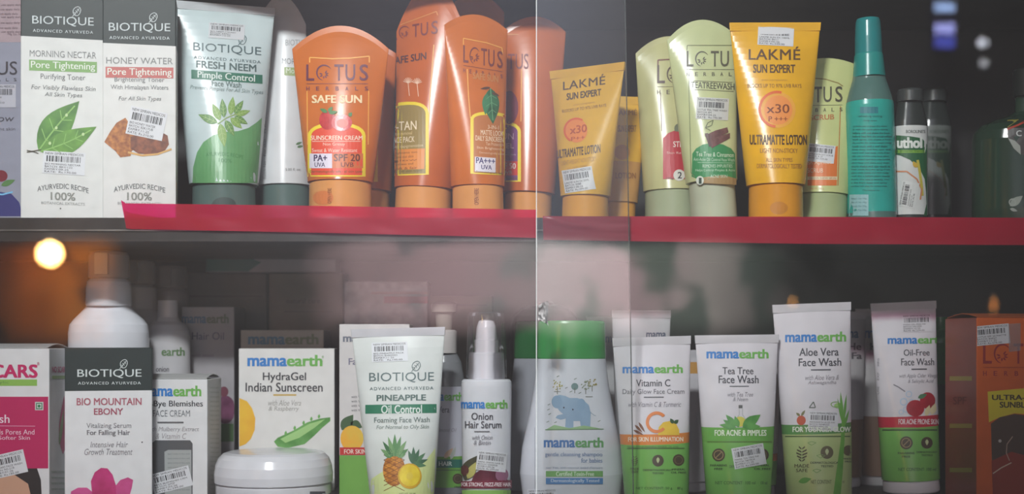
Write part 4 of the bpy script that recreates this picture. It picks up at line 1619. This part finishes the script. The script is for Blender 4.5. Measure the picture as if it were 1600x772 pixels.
# carton behind the pineapple tube
c = Carton('white carton with an orange fruit and red stripe, half hidden by the pineapple tube', 'L', 530, 640, 507, 0.06, 0.035, card((216, 212, 212)), card((180, 178, 176)), bands=[(712, 800, card((116, 172, 74)))])
s = c.s
s.mama(536, 620, 523, 534, blue=(110, 116, 130), slope=0.0)
s.text('Face Wash', 545, 610, 560, 570, (130, 128, 150), bold=0.02)
for i in range(4):
    s.text('with Vitamin', 549, 575, 618 + i * 7, 622 + i * 7, (100, 98, 104))
s.leaf(534, 672, 552, 648, 18, (62, 92, 58), 2)
s.leaf(548, 660, 566, 668, 14, (62, 92, 58), 2)
s.oval(550, 685, 18, 20, mat((240, 170, 48), 0.4, c2=(226, 190, 70), scale=60, key='fruit_print'), 3)
s.rect(531, 639, 699, 711, (196, 44, 40), 4)
s.text('FOR SKIN GLOW', 538, 600, 702, 709, (238, 216, 206), layer=6, bold=0.02)
c.done()

# pineapple tube
c = Tube('white tube with pineapple pictures and a green title band, beside the clear capped serum bottle', 'L', 629, 622, 515, 147, 100, 776, 92, 0.022, plastic((226, 230, 228), 0.26), plastic((216, 220, 214)), yaw=-3,
         seam=plastic((206, 206, 212), 0.35))
s = c.s
s.slope = -0.012
sticker(c, 609, 550, 56, 30, -2, ['BIO PINEAPPLE PACK', 'BATCH: BAR2WE3', 'EXPIRY:11-25', 'RATE:   Rs.195.00'], bg=(226, 228, 234), seed=23)
s.biotique(577, 678, 582, 597, (86, 108, 110))
s.text('PINEAPPLE', 589, 665, 617, 626, (84, 108, 104), bold=0.03)
s.rect(571, 682, 632, 646, (44, 122, 92), 1)
s.text('Oil Control', 596, 659, 633, 646, (226, 234, 230), bold=0.015)
s.text('Foaming Face Wash', 585, 671, 652, 663, (100, 116, 112), bold=0.01)
s.text('For Normal to Oily Skin', 588, 669, 664, 672, (124, 138, 132), shear=0.2, bold=0.01)
s.poly([(574, 790), (575, 752), (590, 742), (606, 732), (622, 732), (640, 740), (660, 726), (674, 708), (680, 700), (678, 790)], mat((212, 224, 156), 0.3, key='lime_wash'), 1)
PI = mat((224, 150, 48), 0.4, c2=(160, 92, 34), scale=330, key='pineapple_print')
s.oval(616, 735, 17.5, 25, PI, 3)
for i in range(-3, 4):
    s.line([(600, 735 + i * 8 - 8), (632, 735 + i * 8 + 8)], 0.9, (130, 78, 30), 4)
    s.line([(600, 735 + i * 8 + 8), (632, 735 + i * 8 - 8)], 0.9, (130, 78, 30), 4)
for a, l in ((-62, 26), (-40, 32), (-20, 34), (0, 36), (18, 34), (38, 32), (60, 25), (-75, 16), (74, 16)):
    t = math.radians(a - 90)
    s.leaf(617 + a * 0.06, 714, 617 + a * 0.06 + l * math.cos(t) * 0.8, 714 + l * math.sin(t), 7, ((86, 138, 84), (64, 112, 72), (116, 158, 104))[int(abs(a)) % 3], 5)
for a, l in ((-20, 24), (0, 28), (20, 26), (45, 26), (70, 24), (95, 20)):
    t = math.radians(a - 90)
    s.leaf(646, 726, 646 + l * math.cos(t), 726 + l * math.sin(t), 7, ((70, 110, 84), (90, 134, 96))[int(abs(a) / 5) % 2], 3)
s.oval(640, 744, 18.5, 20, (214, 168, 40), 6)
s.oval(640, 743, 16, 17, mat((240, 216, 60), 0.4, c2=(226, 196, 44), scale=150, key='slice_print'), 7)
s.oval(640, 744, 5, 6, (226, 200, 70), 8)
s.text('NET WT. 100 ML', 624, 650, 770, 774, (120, 140, 90))
c.done()

# bottle between pineapple tube and serum
c = Bottle('clear necked hair oil bottle between the pineapple tube and the serum bottle', 'L', 694, 0.085, [(760, 33), (604, 33), (588, 31), (566, 27), (556, 22), (551, 19)], mat((120, 122, 126), 0.15, key='grey_clear'), 0.7,
           bands=[(604, 712, plastic((206, 206, 218))), (712, 760, plastic((112, 168, 76)))])
c.turned([(552, 20), (518, 20), (516, 17)], plastic((196, 190, 188)), 'collar', 1)
c.turned([(516, 12), (506, 13), (490, 14), (488, 20), (476, 21), (473, 16)], plastic((150, 140, 132)), 'pump_head', 1)
s = c.s
s.mama(642 + 20, 722, 613, 626, slope=0)
s.text('Aloe Vera', 664, 702, 635, 645, (96, 94, 110), bold=0.01)
s.text('with Almond Oil', 668, 712, 669, 675, (150, 146, 160), shear=0.2)
s.leaf(694, 716, 708, 700, 8, (206, 176, 150), 2)
s.leaf(704, 718, 712, 698, 6, (180, 186, 176), 3)
s.rect(664, 724, 718, 731, (34, 108, 92), 2)
s.text('FOR HAIR', 666, 706, 721, 728, (206, 226, 218), bold=0.02)
s.rect(664, 724, 734, 735.2, (60, 90, 56), 2)
s.badge(715, 748, 8, 'plain', ['FREE'])
c.done()

# serum
c = Bottle('slim white hair serum bottle with a pump under a clear overcap', 'L', 760, 0.03, [(790, 37), (786, 39.5), (602, 39.5), (596, 39), (593, 36), (592, 30)], plastic((224, 225, 232), 0.25), 0.95, name='serum_bottle')
c.turned([(592, 29), (588, 29), (553, 27.5), (551, 26)], plastic((226, 224, 232), 0.3), 'collar', 1)
c.turned([(551, 19), (532, 19), (530, 17), (512, 15.5), (502, 12), (499, 6)], plastic((226, 220, 228), 0.3), 'pump_head', 1)
mb = MB()
k = c.k
z = lambda y: (c.pyb - y) * k
prof = [(z(591), 32), (z(580), 31.5), (z(494), 29), (z(489), 27), (z(488), 22), (z(488), 0.1)]
lathe(mb, [(a, b * k) for a, b in prof], clear_mat('clear_cap', (0.95, 0.95, 0.95), 0.04, 0.03, (0.7, 0.7, 0.72), 1.45), n=64, caps=False)
c.part(mb, 'clear_overcap')
s = c.s
s.mama(720.5, 792, 625, 638, slope=0)
s.text('Onion', 737, 770, 645, 656, (70, 70, 78), bold=0.015)
s.text('Hair Serum', 727, 783, 658, 669, (70, 70, 78), bold=0.015)
s.rect(741, 765, 673.5, 675, (110, 110, 116), 2)
s.text('with Onion', 737, 769, 680, 687, (140, 138, 146), shear=0.2)
s.text('& Biotin', 740, 766, 688, 695, (140, 138, 146), shear=0.2)
sticker(c, 768, 721, 46, 30, 6, ['MAMA ONION HAIR SE', 'BATCH: SAR002B', 'EXPIRY:09-26', 'RATE: Rs.599.00'], seed=24)
AV = mat((86, 80, 56), 0.4, c2=(60, 62, 44), scale=80, key='avocado_print')
s.leaf(726, 750, 746, 712, 22, AV, 1, bend=-0.1)
s.leaf(731, 748, 744, 722, 13, (186, 180, 104), 2)
s.oval(726, 735, 7, 8, (92, 44, 40), 3)
ON = mat((112, 34, 58), 0.35, c2=(84, 22, 44), scale=90, key='onion_print')
s.poly([(736, 754), (742, 740), (752, 733), (764, 730), (776, 734), (786, 740), (794, 752), (795, 756)], ON, 2)
s.oval(784, 742, 10, 11, (150, 96, 124), 3)
s.poly([(721, 752), (740, 752), (770, 751), (799, 750), (799, 763), (721, 763)], (124, 30, 56), 4)
s.text('FOR STRONG, FRIZZ-FREE HAIR', 722, 797, 754, 761, (236, 216, 222), layer=6, bold=0.03)
s.rect(722, 798, 766, 785, (140, 190, 92), 2)
c.done()

# shampoo bottles
GCAP = plastic((38, 150, 66), 0.25)


def shampoo(label, cx, d, k, body, cap):
    P_ = [(790, 76), (785, 80), (740, 81), (700, 77.5), (650, 67), (610, 59.5), (575, 55), (562, 53.5), (560, 52)]
    P_ = [(HY + (y - HY) * k, w * k) for y, w in P_]
    c = Bottle(label, 'L', cx, d, P_, body, 0.55, name='shampoo_bottle')
    q = lambda y, w: (HY + (y - HY) * k, w * k)
    c.turned([q(561, 53), q(559, 54), q(506, 52.5), q(502.5, 51), q(501.5, 46)], cap, 'flip_cap')
    return c


c = shampoo('white baby shampoo bottle with a bright green cap and a pale blue elephant picture', 893, 0.045, 1.0, plastic((222, 224, 234), 0.25), GCAP)
s = c.s
EL = mat((150, 178, 206), 0.4, c2=(136, 164, 194), scale=40, key='elephant_print')
s.poly([(866, 620), (874, 617), (884, 619), (890, 622), (902, 622), (912, 626), (920, 633), (923, 646), (922, 669), (908, 669), (906, 658), (896, 658), (896, 670), (883, 670), (884, 654), (876, 656), (868, 653), (871, 649), (880, 647),
        (874, 642), (868, 634), (864, 628)], EL, 1)
s.oval(870, 628, 8, 10, (132, 162, 192), 2)
s.oval(908, 632, 7, 9, (136, 166, 196), 2)
for x, y in ((881, 637), (895, 640)):
    s.oval(x, y, 1.3, 1.4, (40, 50, 66), 3, n=8)
s.line([(922, 644), (928, 649), (931, 650)], 0.9, (140, 160, 180), 2)
s.poly([(852, 672), (866, 664), (890, 669), (912, 665), (930, 668), (943, 671), (852, 672.5)], (150, 186, 136), 2)
s.line([(852, 671.5), (943, 670.5)], 1.2, (96, 140, 92), 4)
for cx, cy, r, col in ((871, 602, 9, (170, 164, 90)), (898, 604, 5.5, (110, 140, 140)), (915, 603, 8, (130, 140, 110)), (925, 600, 7, (150, 140, 70))):
    if r > 6:
        for i in range(16):
            t = random.uniform(0, 6.28)
            u = r * math.sqrt(random.random())
            s.leaf(cx + u * math.cos(t), cy + u * math.sin(t), cx + u * math.cos(t) + 2.4, cy + u * math.sin(t) - 2, 1.8, col, 2)
    else:
        s.oval(cx, cy, r, r, col, 2)
    s.line([(cx, cy + r * 0.4), (cx, cy + r + 5)], 1.0, (104, 104, 84), 2)
s.line([(866, 612), (876, 612)], 0.9, (104, 104, 84), 2)
s.line([(915, 620), (926, 620)], 0.9, (104, 104, 84), 2)
for x, y in ((857, 640), (859, 647), (858, 632), (856, 659), (868, 660), (936, 658), (885, 606), (892, 612), (872, 588), (899, 592), (906, 614)):
    s.line([(x - 2, y + 1), (x + 2, y - 1)], 1.0, (120, 130, 120), 2)
s.mama(850, 942, 684, 699, blue=(52, 110, 176), green=(92, 156, 92), slope=0.0)
s.text('gentle cleansing shampoo', 852, 941, 707, 715, (96, 124, 168), bold=0.01)
s.text('for babies', 908, 941, 716, 723, (96, 124, 168), bold=0.01)
s.text('tear free, with coconut based cleansers', 853, 941, 729, 733, (130, 146, 170))
s.rect(853, 942, 736, 745, (110, 168, 92), 1)
s.text('Certified Toxin-Free', 869, 928, 737, 744, (214, 232, 208), bold=0.02)
s.rect(853, 942, 747, 756.5, (66, 128, 190), 1)
s.text('Dermatologically Tested', 861, 936, 748.5, 755, (206, 222, 240), bold=0.02)
s.line([(836, 668), (836, 770)], 0.7, (150, 154, 166), 2)
sticker(c, 848, 779, 46, 30, -2, ['MAMA BABY SHAMPOO', 'BATCH: 11', 'RATE: Rs.399.00'], bg=(214, 216, 226), seed=25)
c.done()
c = shampoo('shampoo bottle, shade painted into its green cap, behind and beside the elephant one', 856, 0.115, 0.985, plastic((150, 152, 160), 0.35), plastic((28, 96, 48), 0.3))  # same bottle again, body and cap colours darkened as shade
c.done()
c = Bottle('black round shouldered bottle peeking above the green shampoo caps', 'L', 852, 0.205, [(750, 55), (508, 55), (494, 49), (484, 38), (478, 24), (476, 10)], mat((44, 40, 40), 0.3, key='black_plastic'), 0.55)
c.turned([(478, 12), (474, 12), (472, 9)], mat((44, 40, 40), 0.3, key='black_plastic'), 'cap', 1)
c.done()

# ------------------------------------------------------------------ lower shelf: face wash tubes
WT = plastic((228, 224, 230), 0.28)
WS = plastic((214, 211, 216), 0.34)
GRN = plastic((126, 190, 94), 0.3)


def wash(label, cx, cxt, top, wt, wb, d, yb0, yb1, band, foot, cap_y=780, yaw=0, capw=None, tilt=0, extra=(), cap=WT):
    return Tube(label, 'L', cx, cxt, top, wt, wb, cap_y, capw or wb * 0.93, d, WT, cap, yaw=yaw, seam=WS, bands=[(yb0, yb1, plastic(band)), (yb1, cap_y, foot)] + list(extra))


c = wash('white vitamin C tube with an orange stripe and orange letter over a green foot', 1026, 1018, 529, 122, 100, 0.026, 678, 694, (232, 140, 70), GRN)
s = c.s
s.slope = -0.004
s.mama(973, 1066, 570, 583)
s.text('Vitamin C', 994, 1047, 593, 604, (74, 72, 80), bold=0.015)
s.text('Daily Glow Face Cream', 973, 1069, 608, 618, (100, 98, 106))
s.rect(1006, 1037, 620, 621.6, (90, 90, 96), 2)
s.text('with Vitamin C & Turmeric', 981, 1063, 628, 636, (128, 124, 134), shear=0.2)
s.ring(1026, 660, 12, 17, (228, 134, 70), 5, 40, 320)
for a in ((992, 664, 1004, 676), (990, 672, 1006, 680), (998, 660, 1008, 676)):
    s.leaf(*a, 4, (130, 84, 60), 3)
s.poly([(1028, 680), (1029, 668), (1036, 660), (1046, 658), (1056, 662), (1061, 672), (1061, 680)], mat((240, 206, 70), 0.4, c2=(228, 184, 60), scale=70, key='lemon_print'), 3)
s.leaf(1052, 662, 1047, 654, 6, (50, 84, 50), 4)
s.leaf(1053, 662, 1060, 656, 6, (50, 84, 50), 4)
s.text('FOR SKIN ILLUMINATION', 982, 1067, 683, 690, (246, 226, 200), bold=0.03)
s.rect(980, 1069, 700, 701.6, (70, 100, 46), 2)
s.text('NO: SILICONES PARABENS MINERAL OIL DYES', 981, 1060, 697, 700, (70, 100, 46))
s.madesafe(992, 720, 10, 16, (84, 88, 52))
s.badge(1028, 720, 9, 'drop', ['DERMATOLOGICALLY', 'TESTED'])
s.badge(1060, 719, 9, 'plain', ['MINERAL', 'OIL FREE'])
s.text('NET CONTENT: 50 g', 994, 1050, 761, 766, (66, 110, 48), bold=0.01)
s.text('80 g', 1058, 1066, 761, 766, (66, 110, 48), bold=0.01)
c.done()

c = wash('white tea tree tube with a leafy picture and a sticker on its bright green foot', 1154, 1151, 525, 130, 100, 0.02, 667, 690, (114, 180, 84), GRN)
s = c.s
s.mama(1104, 1200, 546, 560)
s.text('Tea Tree', 1129, 1177, 574, 585, (74, 74, 82), bold=0.015)
s.text('Face Wash', 1123, 1185, 587, 599, (74, 74, 82), bold=0.015)
s.rect(1140, 1170, 603, 604.6, (96, 96, 102), 2)
s.text('with Tea Tree', 1136, 1176, 613, 620, (146, 142, 150), shear=0.2)
s.text('& Neem', 1145, 1168, 621, 627, (146, 142, 150), shear=0.2)
s.rect(1154, 1160, 633, 638, (96, 96, 96), 3)
s.line([(1155, 638), (1155, 648), (1150, 655)], 0.9, (180, 184, 184), 3)
s.line([(1160, 638), (1160, 648), (1165, 655)], 0.9, (180, 184, 184), 3)
s.oval(1156, 659, 9, 8, (214, 206, 84), 4)
for a in ((1150, 668, 1124, 664, 9), (1150, 666, 1134, 648, 9), (1148, 668, 1130, 656, 8), (1160, 668, 1188, 648, 16), (1162, 668, 1188, 666, 10), (1154, 668, 1148, 650, 8), (1166, 666, 1172, 650, 9)):
    s.leaf(*a[:4], a[4], mat((104, 172, 84), 0.4, c2=(68, 138, 62), scale=90, key='leaf_print'), 5)
s.text('FOR ACNE & PIMPLES', 1117, 1197, 672, 681, (232, 244, 220), bold=0.03)
s.rect(1105, 1206, 689.5, 691.4, (92, 130, 50), 2)
s.badge(1123, 711, 10, 'slash', ['PARABENS', 'FREE'])
s.badge(1191, 711, 10, 'plain', ['MINERAL', 'OIL FREE'])
s.text('DERMATOLOGICALLY', 1140, 1182, 727, 731, (60, 92, 40))
s.text('NET CONTENT: 100 ml', 1118, 1180, 752, 757, (66, 110, 48), bold=0.01)
s.text('100 ml', 1188, 1198, 752, 757, (66, 110, 48), bold=0.01)
sticker(c, 1170, 713, 50, 33, -10, ['MAMA TEA TREE FW', 'BATCH: NKTR34', 'EXPIRY:11-25', 'RATE: Rs.249.00'], seed=26)
c.done()

ALF = plastic((186, 204, 138), 0.3)
c = wash('tallest white tube, its pale olive foot crossed by a tall green aloe stalk', 1280, 1268, 477, 122, 100, 0.03, 663, 678, (96, 152, 84), ALF)
s = c.s
s.slope = -0.012
s.mama(1227, 1321, 519, 534)
s.text('Aloe Vera', 1249, 1310, 544, 556, (78, 78, 86), bold=0.015)
s.text('Face Wash', 1248, 1314, 560, 572, (78, 78, 86), bold=0.015)
s.rect(1267, 1298, 577, 579, (96, 96, 104), 2)
s.text('with Aloe Vera &', 1257, 1310, 586, 594, (146, 142, 150), shear=0.2)
s.text('Ashwagandha', 1262, 1306, 595, 602, (146, 142, 150), shear=0.2)
s.slope = 0
s.poly([(1300, 785), (1306, 740), (1313, 690), (1315, 650), (1320, 650), (1319, 690), (1316, 740), (1312, 785)], mat((112, 176, 70), 0.4, c2=(92, 156, 60), scale=50, key='aloe_print'), 4)
for a in ((1316, 660, 1313, 612, 5), (1318, 656, 1322, 616, 4), (1317, 664, 1308, 622, 4), (1318, 668, 1326, 640, 4)):
    s.leaf(*a[:4], a[4], (110, 170, 78), 4)
s.ring(1305, 632, 6, 7.5, (130, 180, 90), 4, k=0.6, n=16)
s.oval(1309, 634, 6, 4, (160, 200, 120), 3)
s.line([(1265, 636), (1271, 628), (1274, 637), (1264, 637)], 1.6, (90, 100, 90), 3)
s.oval(1252, 657, 7, 7.5, (196, 84, 52), 3)
s.leaf(1250, 650, 1244, 645, 4, (120, 120, 76), 4)
s.leaf(1252, 650, 1258, 641, 4, (120, 120, 76), 4)
s.text('FOR YOUNGER GLOW', 1239, 1328, 667, 675, (232, 240, 222), bold=0.04, layer=5)
s.rect(1227, 1328, 681, 683, (88, 112, 62), 2)
sticker(c, 1286, 658, 46, 30, 2, ['MAMAEARTH ALOE F/W', 'BATCH: NM4RA22', 'EXPIRY:MFG-26', 'RATE: Rs.259.00'], seed=27)
s.madesafe(1253, 709, 17, 24, (86, 78, 56))
s.badge(1292, 707, 10, 'drop', ['DERMATOLOGICALLY', 'TESTED'], c=(96, 90, 60))
s.badge(1325, 704, 8, 'plain', ['MINERAL', 'FREE'], c=(96, 90, 60))
for x, y in ((1262, 692), (1276, 712), (1270, 735)):
    s.line([(x, y), (x + 6, y + 4), (x + 13, y), (x + 6, y - 2), (x, y)], 0.9, (120, 160, 84), 2)
s.leaf(1248, 753, 1268, 748, 9, (104, 166, 72), 2)
s.text('NET CONTENT', 1267, 1299, 750, 756, (104, 116, 70), bold=0.01)
s.text('100 ml', 1310, 1319, 750, 755, (104, 116, 70))
c.done()

c = wash('white tube with red apples and a red stripe over its green foot and white cap', 1424, 1411, 475, 102, 88, 0.085, 651, 668, (196, 44, 66), GRN, cap_y=750, capw=86, yaw=0)
s = c.s
s.slope = -0.012
sticker(c, 1432, 505, 46, 28, -2, ['MAMA OIL-FREE FW', 'BATCH: NKOF20', 'EXPIRY:12-25', 'RATE: Rs.259.00'], bg=(220, 217, 223), seed=28)
s.mama(1387, 1475, 525, 537)
s.text('Oil-Free', 1412, 1452, 546, 556, (78, 76, 84), bold=0.015)
s.text('Face Wash', 1408, 1459, 560, 571, (78, 76, 84), bold=0.015)
s.rect(1424, 1448, 576, 578, (80, 80, 88), 2)
s.text('with Apple Cider Vinegar', 1404, 1466, 584, 592, (136, 132, 142), shear=0.2)
s.text('& Salicylic Acid', 1418, 1457, 593, 600, (136, 132, 142), shear=0.2)
s.slope = 0
s.line([(1396, 601), (1404, 605), (1414, 612)], 1.8, (130, 128, 138), 3)
for x, y, r in ((1420, 616, 5), (1412, 628, 6), (1416, 640, 5), (1408, 644, 4), (1424, 628, 4)):
    s.ring(x, y, r * 0.75, r, (176, 200, 224), 2, n=12)
AP = mat((188, 36, 54), 0.28, c2=(150, 22, 40), scale=60, key='apple_print')
s.oval(1449, 626, 12, 13, AP, 3)
s.oval(1430, 638, 14, 13, AP, 4)
s.leaf(1434, 622, 1448, 616, 7, (80, 130, 92), 5)
s.leaf(1446, 650, 1452, 633, 8, (226, 214, 170), 5)
s.leaf(1455, 648, 1461, 630, 9, (232, 222, 180), 5)
s.rect(1381, 1463, 668, 669.5, (140, 170, 90), 2)
s.text('FOR ACNE PRONE SKIN', 1404, 1466, 655, 663, (240, 214, 218), bold=0.03)
s.rect(1379, 1464, 671, 673, (50, 72, 40), 2)
s.badge(1416, 692, 10, 'slash', ['PARABENS', 'FREE'])
s.badge(1448, 692, 9, 'drop', ['DERMATOLOGY', 'TESTED'])
s.text('NET CONTENT: 100 ml', 1404, 1462, 731, 736, (52, 96, 50), bold=0.01)
for i, t in enumerate(('MFG', 'EXP', 'USE', 'MRP')):
    s.vtext(t, 1371, 1374, 560 + i * 22, 572 + i * 22, (140, 138, 146))
c.done()

# tubes standing behind
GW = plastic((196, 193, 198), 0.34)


def hind(label, cx, top, wt, d, body=GW, bands=(), words=()):
    c = Tube(label, 'L', cx, cx, top, wt, wt * 0.8, HY + (772 - HY) / (1 + d), wt * 0.74, d, body, body, seam=GW, bands=bands)
    for t, x0, x1, y0, y1, col in words:
        c.s.text(t, x0, x1, y0, y1, col, bold=0.03)
    c.done()


hind('white tube with a glossy curve behind the vitamin C tube', 1002, 486, 92, 0.085, words=[('mama', 1010, 1040, 520, 527, (70, 80, 104))])
hind('blurred white tube between the green cap and the vitamin C tube', 952, 496, 70, 0.16, words=[('m', 946, 956, 526, 535, (60, 90, 150))])
hind('white tube showing dimly between the vitamin C and tea tree tubes', 1078, 548, 74, 0.10, bands=[(566, 584, plastic((190, 140, 70)))])
hind('white tube with an orange stripe and green foot behind the tea tree tube', 1178, 540, 86, 0.07, bands=[(708, 719, plastic((226, 120, 62))), (719, 760, GRN)])
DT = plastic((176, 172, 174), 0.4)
SHADE_BR = plastic((120, 92, 74), 0.5)  # weaker light on the feet put into the colour as brown
hind('tube with a foot painted brown as shade, directly behind the tall aloe tube', 1316, 488, 74, 0.135, body=DT, bands=[(655, 770, SHADE_BR)],
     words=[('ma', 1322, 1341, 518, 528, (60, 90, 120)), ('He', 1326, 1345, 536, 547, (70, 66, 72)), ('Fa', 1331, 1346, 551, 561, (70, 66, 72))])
hind('tube with a foot painted brown as shade, pressed between the aloe and oil free tubes', 1372, 484, 72, 0.145, body=DT, bands=[(650, 770, SHADE_BR)],
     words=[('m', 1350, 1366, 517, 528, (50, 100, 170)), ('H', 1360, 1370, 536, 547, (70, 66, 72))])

c = Bottle('bright green bottle in the dark beside the orange carton', 'L', 1470, 0.185, [(760, 22), (536, 24), (528, 22), (522, 16), (516, 11), (496, 11)], mat((34, 140, 66), 0.2, key='green_plastic'), 0.8, bands=[(600, 760, mat((28, 60, 46), 0.3, key='green_plastic'))])
c.done()

# packs at the back, below the upper shelf
c = Carton('pale plastic wrapped pack at the back with a pink stripe', 'L', 538, 668, 440, 0.20, 0.04, mat((196, 186, 196), 0.25, noise=0.25, scale=50, bump=0.4, key='plastic_wrap'), name='wrapped_pack', cat='pack')
c.s.rect(600, 668, 463, 474, (206, 120, 140), 1)
c.s.rect(580, 668, 456, 460, (206, 170, 176), 1)
c.done()
c = Carton('brown carton at the back above the serum bottle', 'L', 672, 769, 462, 0.195, 0.045, card((112, 100, 86), 0.6), card((90, 80, 70)))
c.s.rect(684, 760, 476, 478, (92, 82, 70), 1)
c.done()

# scrap of clear plastic stuck on the pane's edge
mb = MB()
rnd = random.Random(9)
n = 7
gv = []
for i in range(n):
    for j in range(n):
        p = P(841 + 15 * i / (n - 1) + rnd.uniform(-1.5, 1.5), 474 + 30 * j / (n - 1) + rnd.uniform(-2, 2) + (i - 3) * (j - 3) * 0.5, -0.0216)
        gv.append((p.x, -0.0212 - rnd.uniform(0.0, 0.004), p.z))
m_ = len(gv)
gb = [(x, y + 0.0003, z) for x, y, z in gv]
fs = []
for i in range(n - 1):
    for j in range(n - 1):
        a = i * n + j
        fs += [(a, a + 1, a + n + 1, a + n), (m_ + a, m_ + a + n, m_ + a + n + 1, m_ + a + 1)]
mb.add(gv + gb, fs, clear_mat('scrap_film', (0.9, 0.9, 0.9), 0.12, 0.12, (0.8, 0.8, 0.8), 1.6))
o = mb.build('plastic_scrap')
tag(o, 'crumpled clear plastic scrap stuck on the pane edge just above the green shampoo cap', 'scrap')

# orange carton
c = Carton('orange sun lotion carton with a yellow panel and a taped price sticker', 'L', 1521, 1680, 497, 0.03, 0.05, card((214, 100, 38), 0.3), card((150, 72, 54), 0.35), yaw=10, flap=card((190, 96, 44)))
s = c.s
s.lotus(1536, 1640, 537, 568, (150, 40, 40))
s.poly([(1543, 612), (1680, 600), (1680, 690), (1640, 660), (1610, 648), (1585, 646), (1562, 652), (1545, 660)], (222, 206, 44), 1)
s.text('ULTRA-MATTE', 1550, 1650, 617, 625, (74, 60, 20), bold=0.03)
s.text('SUNBLOCK', 1562, 1630, 628, 637, (74, 60, 20), bold=0.03)
s.poly([(1548, 662), (1562, 652), (1585, 647), (1612, 650), (1650, 664), (1680, 690), (1680, 800), (1552, 800)], mat((84, 66, 56), 0.4, key='panel_print'), 2)
s.poly([(1549, 720), (1580, 706), (1680, 730), (1680, 800), (1552, 800)], mat((150, 54, 40), 0.4, key='panel_print'), 3)
s.line([(1551, 740), (1564, 731), (1580, 723)], 1.8, (214, 186, 160), 4)
s.line([(1582, 682), (1573, 694), (1572, 708), (1577, 720)], 1.4, (190, 160, 140), 4)
s.oval(1562, 689, 2.6, 2.6, (200, 194, 190), 4, n=10)
sticker(c, 1550, 523, 54, 31, -5, ['LOTUS SPF 50 MATTE', 'BATCH: B0027', 'EXPIRY:11-25', 'RATE: Rs.575.00'], seed=29)
mb = MB()
s2 = s.on(mb)
s2.poly([(1575, 506), (1594, 505), (1594, 548), (1576, 550)], clear_mat('sticky_tape', (0.8, 0.8, 0.82), 0.2, 0.25, (0.6, 0.6, 0.62)), 8)
c.part(mb, 'clear_tape')
r = c.sides['left']
for y in (588, 662, 731):
    r.rect(1484, 1519, y, y + 7, (170, 150, 70), 1)
r.text('SPF', 1490, 1510, 620, 632, (120, 50, 40), bold=0.02)
c.done()
